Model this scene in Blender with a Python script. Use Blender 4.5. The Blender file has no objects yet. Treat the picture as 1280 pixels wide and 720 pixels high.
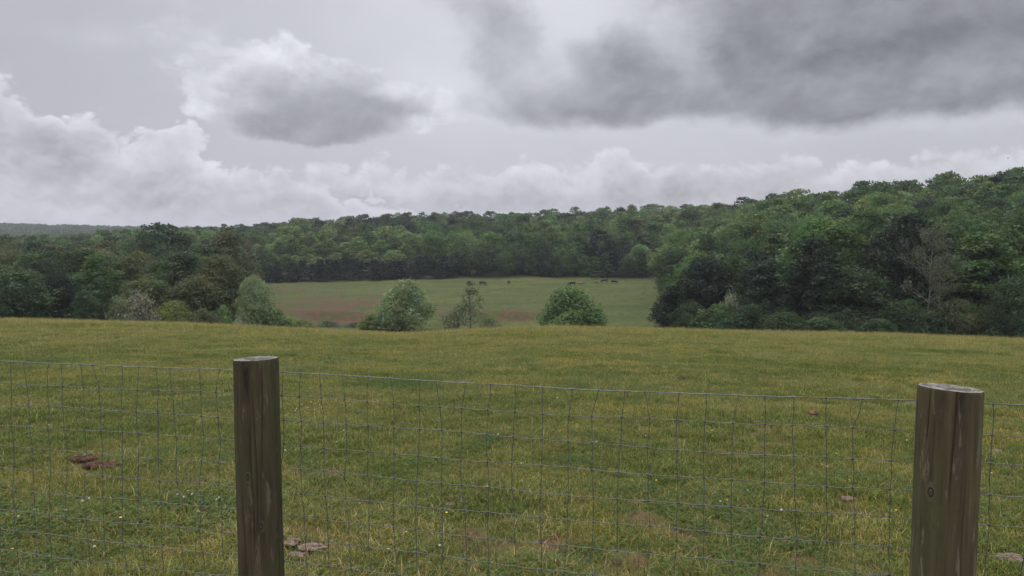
import bpy, math, random
import numpy as np
from mathutils import Vector, Matrix

random.seed(7)
scene = bpy.context.scene
COL = scene.collection
R = math.radians
CAM_H = 1.7
F = 931.0                      # focal length in pixels of the 1280-wide photograph
PITCH = math.atan(70.0 / F)    # camera looks slightly down

# ----------------------------------------------------------------------------
# small helpers
# ----------------------------------------------------------------------------
def px_dir(x, y):
    cx, cu = (x - 640) / F, -(y - 360) / F
    c, s = math.cos(PITCH), math.sin(PITCH)
    return (cx, c + s * cu, -s + c * cu)

def tag(o, label=None, cat=None, group=None, kind=None):
    if label: o['label'] = label
    if cat: o['category'] = cat
    if group: o['group'] = group
    if kind: o['kind'] = kind
    return o

def link(name, data, parent=None):
    o = bpy.data.objects.new(name, data)
    COL.objects.link(o)
    if parent is not None:
        o.parent = parent
    return o

def empty(name, loc, rz=0.0):
    o = bpy.data.objects.new(name, None)
    COL.objects.link(o)
    o.location = loc
    o.rotation_euler = (0, 0, rz)
    o.empty_display_size = 0.2
    return o

def mesh_np(name, verts, faces, mats=(), tint=None, smooth=False, attr='tint', midx=None):
    """faces: (N,k) int array or list of such arrays with different k"""
    me = bpy.data.meshes.new(name)
    if not isinstance(faces, list):
        faces = [faces]
    faces = [np.asarray(f, dtype=np.int64) for f in faces if len(f)]
    verts = np.asarray(verts, dtype=np.float64)
    me.vertices.add(len(verts))
    me.vertices.foreach_set('co', verts.ravel())
    nl = sum(f.size for f in faces)
    nf = sum(len(f) for f in faces)
    if nf:
        me.loops.add(nl)
        me.polygons.add(nf)
        me.loops.foreach_set('vertex_index', np.concatenate([f.ravel() for f in faces]).astype(np.int32))
        tot = np.concatenate([np.full(len(f), f.shape[1]) for f in faces])
        st = np.concatenate([[0], np.cumsum(tot)[:-1]])
        me.polygons.foreach_set('loop_start', st.astype(np.int32))
        me.polygons.foreach_set('loop_total', tot.astype(np.int32))
        me.polygons.foreach_set('use_smooth', np.full(nf, smooth))
        if midx is not None:
            me.polygons.foreach_set('material_index', np.asarray(midx, dtype=np.int32))
    for m in mats:
        me.materials.append(m)
    if tint is not None:
        a = me.attributes.new(attr, 'FLOAT_COLOR', 'POINT')
        t = np.ones((len(verts), 4))
        t[:, :3] = tint
        a.data.foreach_set('color', t.ravel())
    me.update(calc_edges=True)
    return me

def hash2(ix, iy, seed):
    n = (ix.astype(np.int64) * 374761393 + iy.astype(np.int64) * 668265263 + seed * 1442695041) & 0x7fffffff
    n = ((n ^ (n >> 13)) * 1274126177) & 0x7fffffff
    n = ((n ^ (n >> 16)) * 1103515245) & 0x7fffffff
    return (n & 0xffff) / 65535.0

def vnoise(x, y, seed=0):
    x = np.asarray(x, float); y = np.asarray(y, float)
    ix, iy = np.floor(x), np.floor(y)
    fx, fy = x - ix, y - iy
    fx = fx * fx * (3 - 2 * fx); fy = fy * fy * (3 - 2 * fy)
    a = hash2(ix, iy, seed); b = hash2(ix + 1, iy, seed)
    c = hash2(ix, iy + 1, seed); d = hash2(ix + 1, iy + 1, seed)
    return (a * (1 - fx) + b * fx) * (1 - fy) + (c * (1 - fx) + d * fx) * fy

def fbm(x, y, seed=0, octs=4):
    s = 0; a = 0.5; t = 0
    for k in range(octs):
        s = s + a * vnoise(np.asarray(x) * 2 ** k + 17.3 * k, np.asarray(y) * 2 ** k - 9.1 * k, seed + k)
        t += a; a *= 0.5
    return s / t

def sstep(a, b, x):
    t = np.clip((np.asarray(x, float) - a) / (b - a), 0, 1)
    return t * t * (3 - 2 * t)

# ----------------------------------------------------------------------------
# terrain: heights relative to the eye, by bearing column and depth
# ----------------------------------------------------------------------------
COLX = np.array([0, 160, 330, 500, 680, 830, 960, 1120, 1280], float)
COLU = (COLX - 640) / F
CREST = np.array([401, 405, 410, 419, 410, 415, 417, 421, 427], float)
NEAR_A = 0.00084
NEAR_B = (CREST - 290) / F - 2 * math.sqrt(NEAR_A * CAM_H)
DK = np.array([60, 80, 100, 130, 160, 200, 255, 300, 380, 480, 560, 700, 1000, 1400, 1700, 2100, 2600, 9000], float)
PROF = np.array([
    # 60   80     100    130    160    200    255    300    380    480   560  700  1000 1400 2000 3000 6000 9000
    [0, -10.6, -13.2, -15.5, -16.0, -16.0, -15.0, -14.0, -13.0, -14, -16, -18, -13, 4,  0, -6, -20, -30],
    [0, -10.8, -13.6, -16.0, -16.5, -16.5, -15.5, -14.0, -12.5, -13, -14, -16, -13, -3, -5, -8, -20, -30],
    [0, -11.0, -14.3, -17.2, -18.0, -18.2, -18.0, -15.0, -12.0, -9,  -8,  -7,  -12, -6, -8, -9, -20, -30],
    [0, -11.6, -15.2, -17.8, -18.2, -17.9, -16.9, -13.0, -8.0, -3.5, -1.5, -3, -10, -8, -8, -9, -20, -30],
    [0, -11.4, -15.2, -17.8, -18.2, -17.8, -16.3, -13.0, -8.0, -2.0, 0.5, 0,  -8,  -8, -8, -9, -20, -30],
    [0, -11.4, -14.8, -17.2, -17.8, -17.6, -16.8, -13.0, -5.0, 3.5,  4.0, 1,  -6,  -8, -8, -9, -20, -30],
    [0, -11.5, -13.5, -13.0, -11.0, -8.0,  -4.0, -1.0,  3.5,  4.0,  3.0, 0,  -6,  -8, -8, -9, -20, -30],
    [0, -11.8, -12.5, -10.0, -7.0,  -3.0,  3.0,   6.0,  6.0,  4.0,  3.0, 0,  -6,  -8, -8, -9, -20, -30],
    [0, -12.3, -11.5, -8.0,  -4.0,  2.0,   6.3,   6.0,  4.0,  3.0,  2.0, 0,  -6,  -8, -8, -9, -20, -30]], float)
PROF[:, 0] = -CAM_H - NEAR_A * 3600 - NEAR_B * 60

GU = np.linspace(-0.76, 0.76, 153)
GS = np.linspace(0, 1, 420)                     # d = 9000 * s^3.2
GD = 9000 * GS ** 3.2

def _table():
    T = np.zeros((len(GU), len(GD)))
    percol = np.zeros((len(COLU), len(GD)))
    for i in range(len(COLU)):
        far = np.interp(GD, DK, PROF[i])
        near = -CAM_H - NEAR_A * GD ** 2 - NEAR_B[i] * GD
        percol[i] = np.where(GD < 60, near, far)
    for j in range(len(GD)):
        T[:, j] = np.interp(GU, COLU, percol[:, j])
    for _ in range(5):
        P = np.pad(T, ((2, 2), (0, 0)), mode='edge')
        T = (P[:-4] + P[1:-3] * 2 + P[2:-2] * 3 + P[3:-1] * 2 + P[4:]) / 9
        P = np.pad(T, ((0, 0), (1, 1)), mode='reflect', reflect_type='odd')
        T = (P[:, :-2] + 2 * P[:, 1:-1] + P[:, 2:]) / 4
    return T
TAB = _table()

def ud(X, Y):
    X = np.asarray(X, float); Y = np.asarray(Y, float)
    r = np.hypot(X, Y)
    az = np.clip(np.arctan2(X, Y), -0.64, 0.64)
    return np.tan(az), r * np.cos(az)

def ground(X, Y):
    """world z of the ground"""
    u, d = ud(X, Y)
    fu = np.clip((u - GU[0]) / (GU[1] - GU[0]), 0, len(GU) - 1.001)
    fs = np.clip((d / 9000) ** (1 / 3.2) * (len(GS) - 1), 0, len(GS) - 1.001)
    iu = fu.astype(int); js = fs.astype(int)
    a = fu - iu
    d0, d1 = GD[js], GD[js + 1]
    b = np.clip((d - d0) / (d1 - d0), 0, 1)
    h = (TAB[iu, js] * (1 - a) + TAB[iu + 1, js] * a) * (1 - b) + (TAB[iu, js + 1] * (1 - a) + TAB[iu + 1, js + 1] * a) * b
    amp = np.clip((d - 3) / 30, 0, 1) * 0.32
    h = h + (fbm(X / 9.0, Y / 9.0, 5, 3) - 0.5) * amp
    h = h + (fbm(X / 1.1, Y / 1.1, 15, 3) - 0.5) * 0.07 * np.clip(1 - d / 60, 0, 1)
    # worn gully banks in the valley pasture
    gu = (fbm(X / 26.0, Y / 14.0, 9, 3) - 0.5) * 2.2 * np.exp(-((d - 158) / 26) ** 2)
    h = h + gu * np.clip(1 - np.abs(u + 0.1) / 0.45, 0, 1)
    # low cut bank of red earth facing the viewer
    pxu = u * F + 640 + (fbm(X / 5.0, Y / 5.0, 19, 2) - .5) * 30
    win = sstep(372, 392, pxu) * sstep(486, 470, pxu) + sstep(590, 604, pxu) * sstep(690, 672, pxu)
    edge = 166 + (fbm(X / 6.0, X / 9.0, 29, 3) - 0.5) * 9
    h = h - 1.5 * win * sstep(edge, edge - 2.6, d) * sstep(138, 156, d)
    return h + CAM_H

def gz(x, y):
    return float(ground(np.array([x]), np.array([y]))[0])

def at(px, d):
    """point on the ground at photograph column px and depth d"""
    X = (px - 640) / F * d
    return X, d, gz(X, d)

def on_ground(px, py):
    """ground point seen at a pixel of the near pasture"""
    v = px_dir(px, py)
    t = np.arange(1.5, 90, 0.02)
    hit = np.nonzero(v[2] * t + CAM_H <= ground(v[0] * t, v[1] * t))[0]
    k = t[hit[0]] if len(hit) else 40.0
    return v[0] * k, v[1] * k, gz(v[0] * k, v[1] * k)

def wood_start(px):
    return np.interp(px, [-400, 0, 200, 290, 312, 322, 560, 700, 800, 822, 850, 900, 1280, 1700],
                     [100, 100, 104, 112, 130, 257, 258, 262, 258, 250, 118, 92, 84, 84])

def valley_bare(X, Y):
    """worn red ground along the little gully in the valley pasture"""
    u, d = ud(X, Y); vx = u * F + 640; g = 0
    for (cx, cd, rx, rd, w) in [(440, 164, 46, 4.5, .8), (452, 168, 22, 9, .9), (388, 164, 18, 7, .85), (425, 177, 70, 22, .95), (640, 164, 52, 4.5, .75), (610, 166, 16, 6, .8), (405, 196, 66, 16, .6), (365, 236, 34, 18, .4), (545, 170, 24, 10, .4), (505, 158, 30, 6, .5), (700, 172, 40, 6, .3)]:
        nn = fbm(X / 4.5, Y / 4.5, 61, 4)
        g = np.maximum(g, w * sstep(1.25, 0.35, np.hypot((vx - cx) / rx, (d - cd) / rd) + (nn - 0.5) * 3.0))
    return g

CLODS = [(104, 578, .20), (128, 587, .26), (116, 583, .2), (392, 690, .19), (366, 683, .10), (371, 700, .10), (579, 633, .06), (562, 636, .07), (854, 476, .20), (834, 487, .17),
         (1262, 705, .20), (1060, 628, .09), (632, 471, .09), (1243, 568, .17), (245, 454, .12), (1016, 523, .16)]
CLEAR = []

def bare_at(X, Y):
    """0..1 bare soil in the near pasture"""
    n = fbm(X / 0.9 + 3.1, Y / 0.9, 31, 4)
    big = fbm(X / 5.0, Y / 5.0 + 7.7, 41, 3)
    d = np.hypot(X, Y)
    b = 0.5 * sstep(0.62, 0.74, n + (big - 0.5) * 0.30 - 0.06 * sstep(6, 12, d))
    fb = fbm(X / 0.13, Y / 0.13, 51, 3)
    for (cx, cy, rx, ry) in BARE:
        b = np.maximum(b, sstep(1.1, 0.45, np.hypot((X - cx) / rx, (Y - cy) / ry) + (fb - 0.5) * 2.2))
    return b
BARE = []
for (bx, by, rx, ry) in [(990, 665, .30, .22), (930, 672, .22, .16), (800, 650, .22, .2), (850, 668, .25, .2), (585, 672, .2, .2),
                         (700, 690, .3, .16), (1060, 625, .2, .16), (640, 703, .3, .14), (30, 712, .3, .14), (420, 590, .15, .2),
                         (790, 705, .3, .12), (370, 660, .15, .14), (1000, 700, .25, .1), (455, 588, .15, .15), (60, 650, .2, .15),
                         (560, 585, .3, .12), (868, 690, .3, .12), (240, 640, .16, .12)]:
    p = on_ground(bx, by)
    BARE.append((p[0], p[1], rx * .62, ry * .8))

for k in range(46):
    bx = random.uniform(370, 1290); by = 585 + 135 * random.random() ** .7
    p = on_ground(bx, by); q = random.uniform(.04, .11)
    BARE.append((p[0], p[1], q * 1.5, q))

for (bx, by, w_) in CLODS:
    p = on_ground(bx, by)
    CLEAR.append((p[0], p[1], w_ * .5 + .03))

# ----------------------------------------------------------------------------
# shader node mini language
# ----------------------------------------------------------------------------
class S:
    def __init__(self, nt, sock): self.nt = nt; self.s = sock
    def _m(self, op, *o):
        n = self.nt.nodes.new('ShaderNodeMath'); n.operation = op
        for i, v in enumerate((self,) + o):
            if isinstance(v, S): self.nt.links.new(v.s, n.inputs[i])
            else: n.inputs[i].default_value = float(v)
        return S(self.nt, n.outputs[0])
    def __add__(a, b): return a._m('ADD', b)
    __radd__ = __add__
    def __mul__(a, b): return a._m('MULTIPLY', b)
    __rmul__ = __mul__
    def __sub__(a, b): return a._m('SUBTRACT', b)
    def __rsub__(a, b): return (a * -1.0) + b
    def __truediv__(a, b): return a._m('DIVIDE', b)
    def exp(a): return a._m('EXPONENT')
    def abs(a): return a._m('ABSOLUTE')
    def pow(a, b): return a._m('POWER', b)
    def max(a, b): return a._m('MAXIMUM', b)
    def min(a, b): return a._m('MINIMUM', b)
    def step(self, a, b, lo=0.0, hi=1.0, kind='SMOOTHSTEP'):
        n = self.nt.nodes.new('ShaderNodeMapRange'); n.interpolation_type = kind
        self.nt.links.new(self.s, n.inputs['Value'])
        n.inputs['From Min'].default_value = a; n.inputs['From Max'].default_value = b
        n.inputs['To Min'].default_value = lo; n.inputs['To Max'].default_value = hi
        return S(self.nt, n.outputs['Result'])

def lk(nt, v, inp):
    if isinstance(v, S): nt.links.new(v.s, inp)
    else: inp.default_value = v

def vec(nt, x, y, z=0.0):
    n = nt.nodes.new('ShaderNodeCombineXYZ')
    for i, v in enumerate((x, y, z)): lk(nt, v, n.inputs[i])
    return S(nt, n.outputs[0])

def noise(nt, v, scale, detail=4, rough=0.5, dist=0.0, out='Fac'):
    n = nt.nodes.new('ShaderNodeTexNoise')
    if v is not None: nt.links.new(v.s, n.inputs['Vector'])
    n.inputs['Scale'].default_value = scale; n.inputs['Detail'].default_value = detail
    n.inputs['Roughness'].default_value = rough; n.inputs['Distortion'].default_value = dist
    return S(nt, n.outputs[out])

def voro(nt, v, scale, feature='SMOOTH_F1', smooth=0.5, out='Distance', rnd=1.0):
    n = nt.nodes.new('ShaderNodeTexVoronoi'); n.feature = feature
    nt.links.new(v.s, n.inputs['Vector']); n.inputs['Scale'].default_value = scale
    if feature == 'SMOOTH_F1': n.inputs['Smoothness'].default_value = smooth
    n.inputs['Randomness'].default_value = rnd
    return S(nt, n.outputs[out])

def mixc(nt, f, a, b, mode='MIX'):
    n = nt.nodes.new('ShaderNodeMix'); n.data_type = 'RGBA'; n.blend_type = mode
    lk(nt, f, n.inputs[0])
    for v, i in ((a, 6), (b, 7)):
        if isinstance(v, S): nt.links.new(v.s, n.inputs[i])
        else: n.inputs[i].default_value = (*v, 1) if len(v) == 3 else v
    return S(nt, n.outputs[2])

def new_mat(name):
    m = bpy.data.materials.new(name); m.use_nodes = True
    nt = m.node_tree; nt.nodes.clear()
    out = nt.nodes.new('ShaderNodeOutputMaterial')
    return m, nt, out

def principled(nt, out, color, rough=0.8, bump=None, bump_s=0.3, bump_d=0.01, metallic=0.0, spec=0.3):
    b = nt.nodes.new('ShaderNodeBsdfPrincipled')
    if isinstance(color, S): nt.links.new(color.s, b.inputs['Base Color'])
    else: b.inputs['Base Color'].default_value = (*color, 1)
    lk(nt, rough, b.inputs['Roughness'])
    b.inputs['Metallic'].default_value = metallic
    b.inputs['Specular IOR Level'].default_value = spec
    if bump is not None:
        n = nt.nodes.new('ShaderNodeBump'); nt.links.new(bump.s, n.inputs['Height'])
        n.inputs['Strength'].default_value = bump_s; n.inputs['Distance'].default_value = bump_d
        nt.links.new(n.outputs[0], b.inputs['Normal'])
    nt.links.new(b.outputs[0], out.inputs['Surface'])
    return b

def attr(nt, name, out='Color'):
    n = nt.nodes.new('ShaderNodeAttribute'); n.attribute_name = name
    return S(nt, n.outputs[out])

def geo_pos(nt):
    return S(nt, nt.nodes.new('ShaderNodeNewGeometry').outputs['Position'])

def obj_pos(nt):
    return S(nt, nt.nodes.new('ShaderNodeTexCoord').outputs['Object'])

def vscale(nt, v, s):
    n = nt.nodes.new('ShaderNodeVectorMath'); n.operation = 'MULTIPLY'
    nt.links.new(v.s, n.inputs[0]); n.inputs[1].default_value = s
    return S(nt, n.outputs[0])

def sepxyz(nt, v):
    n = nt.nodes.new('ShaderNodeSeparateXYZ'); nt.links.new(v.s, n.inputs[0])
    return [S(nt, o) for o in n.outputs]

# ----------------------------------------------------------------------------
# materials
# ----------------------------------------------------------------------------
def leaf_material(name, use_object, trans=0.3):
    m, nt, out = new_mat(name)
    c = attr(nt, 'tint')
    if use_object:
        oi = nt.nodes.new('ShaderNodeObjectInfo')
        c = mixc(nt, 1.0, c, S(nt, oi.outputs['Color']), 'MULTIPLY')
    d = nt.nodes.new('ShaderNodeBsdfDiffuse'); t = nt.nodes.new('ShaderNodeBsdfTranslucent')
    g = nt.nodes.new('ShaderNodeBsdfGlossy'); g.inputs['Roughness'].default_value = 0.55
    nt.links.new(c.s, d.inputs['Color'])
    yt = mixc(nt, 1.0, c, (1.25, 1.3, 0.75), 'MULTIPLY')
    nt.links.new(yt.s, t.inputs['Color'])
    mx = nt.nodes.new('ShaderNodeMixShader'); mx.inputs[0].default_value = trans
    nt.links.new(d.outputs[0], mx.inputs[1]); nt.links.new(t.outputs[0], mx.inputs[2])
    g.inputs['Color'].default_value = (0.9, 0.95, 1, 1)
    m2 = nt.nodes.new('ShaderNodeMixShader'); m2.inputs[0].default_value = 0.02
    nt.links.new(mx.outputs[0], m2.inputs[1]); nt.links.new(g.outputs[0], m2.inputs[2])
    nt.links.new(m2.outputs[0], out.inputs['Surface'])
    return m

M_LEAF = leaf_material('leaf_foliage', True)
M_WOODS = leaf_material('woods_foliage', False)
M_GRASS = None

def grass_material():
    m, nt, out = new_mat('grass_blades')
    c = attr(nt, 'tint')
    oi = nt.nodes.new('ShaderNodeObjectInfo')
    rnd = S(nt, oi.outputs['Random'])
    p = geo_pos(nt)
    big = noise(nt, p, 0.55, 4, 0.6)
    far = noise(nt, vscale(nt, p, (0.16, 0.42, 0.2)), 1.0, 5, 0.65)
    c = mixc(nt, big.step(0.40, 0.68) * 0.55, c, mixc(nt, 1.0, c, (1.35, 1.18, 0.95), 'MULTIPLY'))
    c = mixc(nt, far.step(0.48, 0.34) * 0.7, c, mixc(nt, 1.0, c, (0.58, 0.76, 0.60), 'MULTIPLY'))
    v = rnd.step(0, 1, 0.78, 1.22, 'LINEAR')
    c = mixc(nt, 1.0, c, vec(nt, v, v, v), 'MULTIPLY')
    d = nt.nodes.new('ShaderNodeBsdfDiffuse'); t = nt.nodes.new('ShaderNodeBsdfTranslucent')
    nt.links.new(c.s, d.inputs['Color']); nt.links.new(c.s, t.inputs['Color'])
    mx = nt.nodes.new('ShaderNodeMixShader'); mx.inputs[0].default_value = 0.35
    nt.links.new(d.outputs[0], mx.inputs[1]); nt.links.new(t.outputs[0], mx.inputs[2])
    g = nt.nodes.new('ShaderNodeBsdfGlossy'); g.inputs['Roughness'].default_value = 0.42; g.inputs['Color'].default_value = (0.9, 0.95, 1, 1)
    m2 = nt.nodes.new('ShaderNodeMixShader'); m2.inputs[0].default_value = 0.012
    nt.links.new(mx.outputs[0], m2.inputs[1]); nt.links.new(g.outputs[0], m2.inputs[2])
    nt.links.new(m2.outputs[0], out.inputs['Surface'])
    return m
M_GRASS = grass_material()

def ground_material():
    m, nt, out = new_mat('ground_cover')
    p = geo_pos(nt)
    z = attr(nt, 'zone')                      # r forest floor, g bare soil, b valley scrub
    sc = nt.nodes.new('ShaderNodeSeparateColor'); nt.links.new(z.s, sc.inputs[0])
    forest, bare, valley = [S(nt, sc.outputs[i]) for i in range(3)]
    n1 = noise(nt, p, 0.35, 6, 0.65)
    n2 = noise(nt, p, 6.0, 5, 0.7)
    n3 = noise(nt, p, 38.0, 3, 0.7)
    streak = noise(nt, vscale(nt, p, (0.05, 0.16, 0.1)), 1.0, 6, 0.65)
    tuft = noise(nt, vscale(nt, p, (0.35, 0.22, 0.3)), 1.0, 5, 0.7)
    c = mixc(nt, n1.step(0.35, 0.65), (0.060, 0.074, 0.024), (0.098, 0.100, 0.036))
    c = mixc(nt, n2.step(0.45, 0.7) * 0.6, c, (0.125, 0.105, 0.05))
    c = mixc(nt, n3.step(0.52, 0.72) * 0.6, c, (0.045, 0.045, 0.02))
    # valley pasture
    v = mixc(nt, streak.step(0.36, 0.64), (0.041, 0.060, 0.015), (0.076, 0.082, 0.025))
    v = mixc(nt, tuft.step(0.52, 0.66) * 0.65, v, (0.025, 0.036, 0.012))
    v = mixc(nt, n1.step(0.56, 0.72) * 0.4, v, (0.105, 0.092, 0.045))
    vnz = noise(nt, vscale(nt, p, (0.9, 0.55, 0.8)), 1.0, 4, 0.7)
    v = mixc(nt, vnz.step(0.48, 0.62) * 0.55, v, (0.040, 0.056, 0.018))
    v = mixc(nt, vnz.step(0.46, 0.34) * 0.4, v, (0.100, 0.098, 0.040))
    c = mixc(nt, valley, c, v)
    soil = mixc(nt, n2.step(0.3, 0.7), (0.072, 0.039, 0.026), (0.136, 0.076, 0.050))
    soil = mixc(nt, n3.step(0.5, 0.75) * 0.5, soil, (0.19, 0.14, 0.085))
    soil = mixc(nt, valley, soil, mixc(nt, vnz.step(0.40, 0.56), (0.104, 0.047, 0.029), (0.058, 0.047, 0.026)))
    c = mixc(nt, bare, c, soil)
    fl = mixc(nt, n1.step(0.3, 0.7), (0.03, 0.033, 0.016), (0.055, 0.048, 0.026))
    c = mixc(nt, forest, c, fl)
    h = n2 * 0.6 + n3 * 0.4
    principled(nt, out, c, 0.95, h, 0.9, 0.05, spec=0.1)
    return m
M_GROUND = ground_material()

def bark_material(name, a, b, scale=1.0):
    m, nt, out = new_mat(name)
    p = obj_pos(nt)
    n = noise(nt, vscale(nt, p, (5 * scale, 5 * scale, 0.8 * scale)), 1.0, 5, 0.65)
    c = mixc(nt, n.step(0.3, 0.7), a, b)
    principled(nt, out, c, 0.9, n, 0.6, 0.03, spec=0.15)
    return m
M_BARK = bark_material('bark', (0.055, 0.046, 0.036), (0.13, 0.115, 0.095))
M_DEAD = bark_material('weathered_bark', (0.085, 0.076, 0.063), (0.17, 0.155, 0.13))

def post_material():
    m, nt, out = new_mat('weathered_post_wood')
    p = obj_pos(nt)
    oi = nt.nodes.new('ShaderNodeObjectInfo')
    rnd = S(nt, oi.outputs['Random'])
    kn = attr(nt, 'knot', 'Fac') * 4.0
    kw = kn + (noise(nt, p, 60, 3, 0.6) - 0.5) * 0.35
    bend = kn.step(2.6, 0.0) * 0.05                       # grain flows round the knots
    x, y, z = sepxyz(nt, p)
    pb = vec(nt, x + bend, y, z)
    grain = noise(nt, vscale(nt, pb, (30, 30, 1.7)), 1.0, 6, 0.62, 0.5)
    fine = noise(nt, vscale(nt, pb, (170, 170, 6)), 1.0, 4, 0.7)
    blotch = noise(nt, vscale(nt, p, (7, 7, 2.2)), 1.0, 6, 0.65)
    green = noise(nt, vscale(nt, p, (5, 5, 1.6)), 1.3, 5, 0.6)
    flake = noise(nt, vscale(nt, p, (34, 34, 5.5)), 1.0, 5, 0.7, 0.4)
    c = mixc(nt, grain.step(0.25, 0.78), (0.025, 0.020, 0.012), (0.074, 0.060, 0.036))
    c = mixc(nt, green.step(0.44, 0.64) * 0.7, c, (0.046, 0.050, 0.022))
    c = mixc(nt, blotch.step(0.47, 0.34) * 0.6, c, (0.056, 0.043, 0.030))
    c = mixc(nt, blotch.step(0.58, 0.72) * 0.6, c, (0.024, 0.021, 0.016))
    c = mixc(nt, flake.step(0.56, 0.65) * 0.6, c, (0.125, 0.112, 0.082))
    c = mixc(nt, fine.step(0.52, 0.75) * 0.5, c, (0.024, 0.020, 0.015))
    c = mixc(nt, grain.step(0.36, 0.31) * 0.75, c, (0.011, 0.009, 0.007))
    halo = kw.step(2.1, 1.7) * kw.step(0.9, 1.1)
    c = mixc(nt, halo * 0.4, c, (0.070, 0.060, 0.042))
    c = mixc(nt, kw.step(1.12, 0.98) * 0.75, c, (0.014, 0.011, 0.008))
    ring = ((kw * 16.0)._m('SINE')).step(-0.5, 0.8)
    c = mixc(nt, kw.step(0.80, 0.68), c, mixc(nt, ring, (0.022, 0.017, 0.012), (0.085, 0.066, 0.046)))
    c = mixc(nt, 1.0, c, S(nt, oi.outputs['Color']), 'MULTIPLY')
    h = grain * 0.35 + fine * 0.25 + flake * 0.3 + kw.step(0.7, 1.1) * 0.4
    principled(nt, out, c, 0.85, h, 0.8, 0.008, spec=0.2)
    return m
M_POST = post_material()

def endgrain_material():
    m, nt, out = new_mat('post_end_grain')
    p = obj_pos(nt)
    x, y, z = sepxyz(nt, p)
    w = noise(nt, p, 26, 4, 0.6)
    r = (x * x + y * y).pow(0.5) + (w - 0.5) * 0.012
    ring = (r * 620.0)._m('SINE')
    rad = noise(nt, vec(nt, y._m('ARCTAN2', x) * 3.0, r * 4.0, 0.0), 3.0, 4, 0.7)
    mould = noise(nt, p, 15, 6, 0.72) + r.step(0.085, 0.03) * 0.06
    c = mixc(nt, ring.step(-0.8, 0.8), (0.19, 0.168, 0.140), (0.30, 0.27, 0.23))
    c = mixc(nt, mould.step(0.43, 0.58) * 0.85, c, (0.055, 0.05, 0.042))
    c = mixc(nt, rad.step(0.38, 0.30), c, (0.025, 0.02, 0.016))
    c = mixc(nt, r.step(0.078, 0.092) * 0.8, c, (0.26, 0.24, 0.21))
    principled(nt, out, c, 0.9, ring * 0.4 + mould * 0.6, 0.6, 0.006, spec=0.15)
    return m
M_END = endgrain_material()

def simple_material(name, a, b, scale, rough=0.85, metallic=0.0, bump=0.4, bd=0.01, spec=0.25, det=4, objc=True):
    m, nt, out = new_mat(name)
    p = obj_pos(nt) if objc else geo_pos(nt)
    n = noise(nt, p, scale, det, 0.65)
    c = mixc(nt, n.step(0.32, 0.68), a, b)
    principled(nt, out, c, rough, n, bump, bd, metallic, spec)
    return m
M_WIRE = simple_material('galvanised_wire', (0.09, 0.09, 0.086), (0.19, 0.19, 0.182), 30, 0.6, 0.2, 0.2, 0.001, 0.4, objc=False)
M_WIRE_MID = simple_material('grey_wire', (0.082, 0.078, 0.068), (0.175, 0.168, 0.150), 30, 0.6, 0.2, 0.2, 0.001, 0.4, objc=False)
M_WIRE_OLD = simple_material('dull_wire', (0.042, 0.043, 0.038), (0.100, 0.100, 0.092), 24, 0.7, 0.1, 0.2, 0.001, 0.3, objc=False)
M_COWB = simple_material('black_hide', (0.010, 0.009, 0.009), (0.022, 0.019, 0.017), 4, 0.6)
M_COWT = simple_material('tan_hide', (0.13, 0.085, 0.05), (0.20, 0.14, 0.085), 4, 0.7)
M_COWBR = simple_material('brown_hide', (0.065, 0.035, 0.02), (0.11, 0.06, 0.035), 4, 0.7)
M_DUNG = simple_material('dark_clods', (0.030, 0.018, 0.013), (0.115, 0.062, 0.046), 28, 0.95, 0, 0.9, 0.02, 0.1)
M_PAT = simple_material('dried_dung', (0.105, 0.075, 0.055), (0.200, 0.150, 0.115), 26, 0.95, 0, 0.9, 0.015, 0.1)
M_DEADLEAF = simple_material('dead_leaf', (0.055, 0.018, 0.012), (0.19, 0.085, 0.05), 22, 0.7, 0, 0.3, 0.005, 0.3)
M_WHITE = simple_material('clover_white', (0.55, 0.53, 0.47), (0.75, 0.73, 0.68), 300, 0.8)
M_YELLOW = simple_material('buttercup_yellow', (0.55, 0.42, 0.03), (0.7, 0.56, 0.06), 200, 0.6)
M_STEM = simple_material('flower_stem', (0.06, 0.10, 0.03), (0.09, 0.13, 0.04), 40, 0.8)
M_BIRD = simple_material('bird_feathers', (0.012, 0.012, 0.013), (0.03, 0.029, 0.028), 10, 0.7)

# ----------------------------------------------------------------------------
# sky
# ----------------------------------------------------------------------------
SUN_AZ, SUN_EL = R(-28), R(56)

def azel(x, y):
    v = px_dir(x, y); l = math.sqrt(sum(q * q for q in v))
    return math.atan2(v[0], v[1]), math.asin(v[2] / l)

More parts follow.
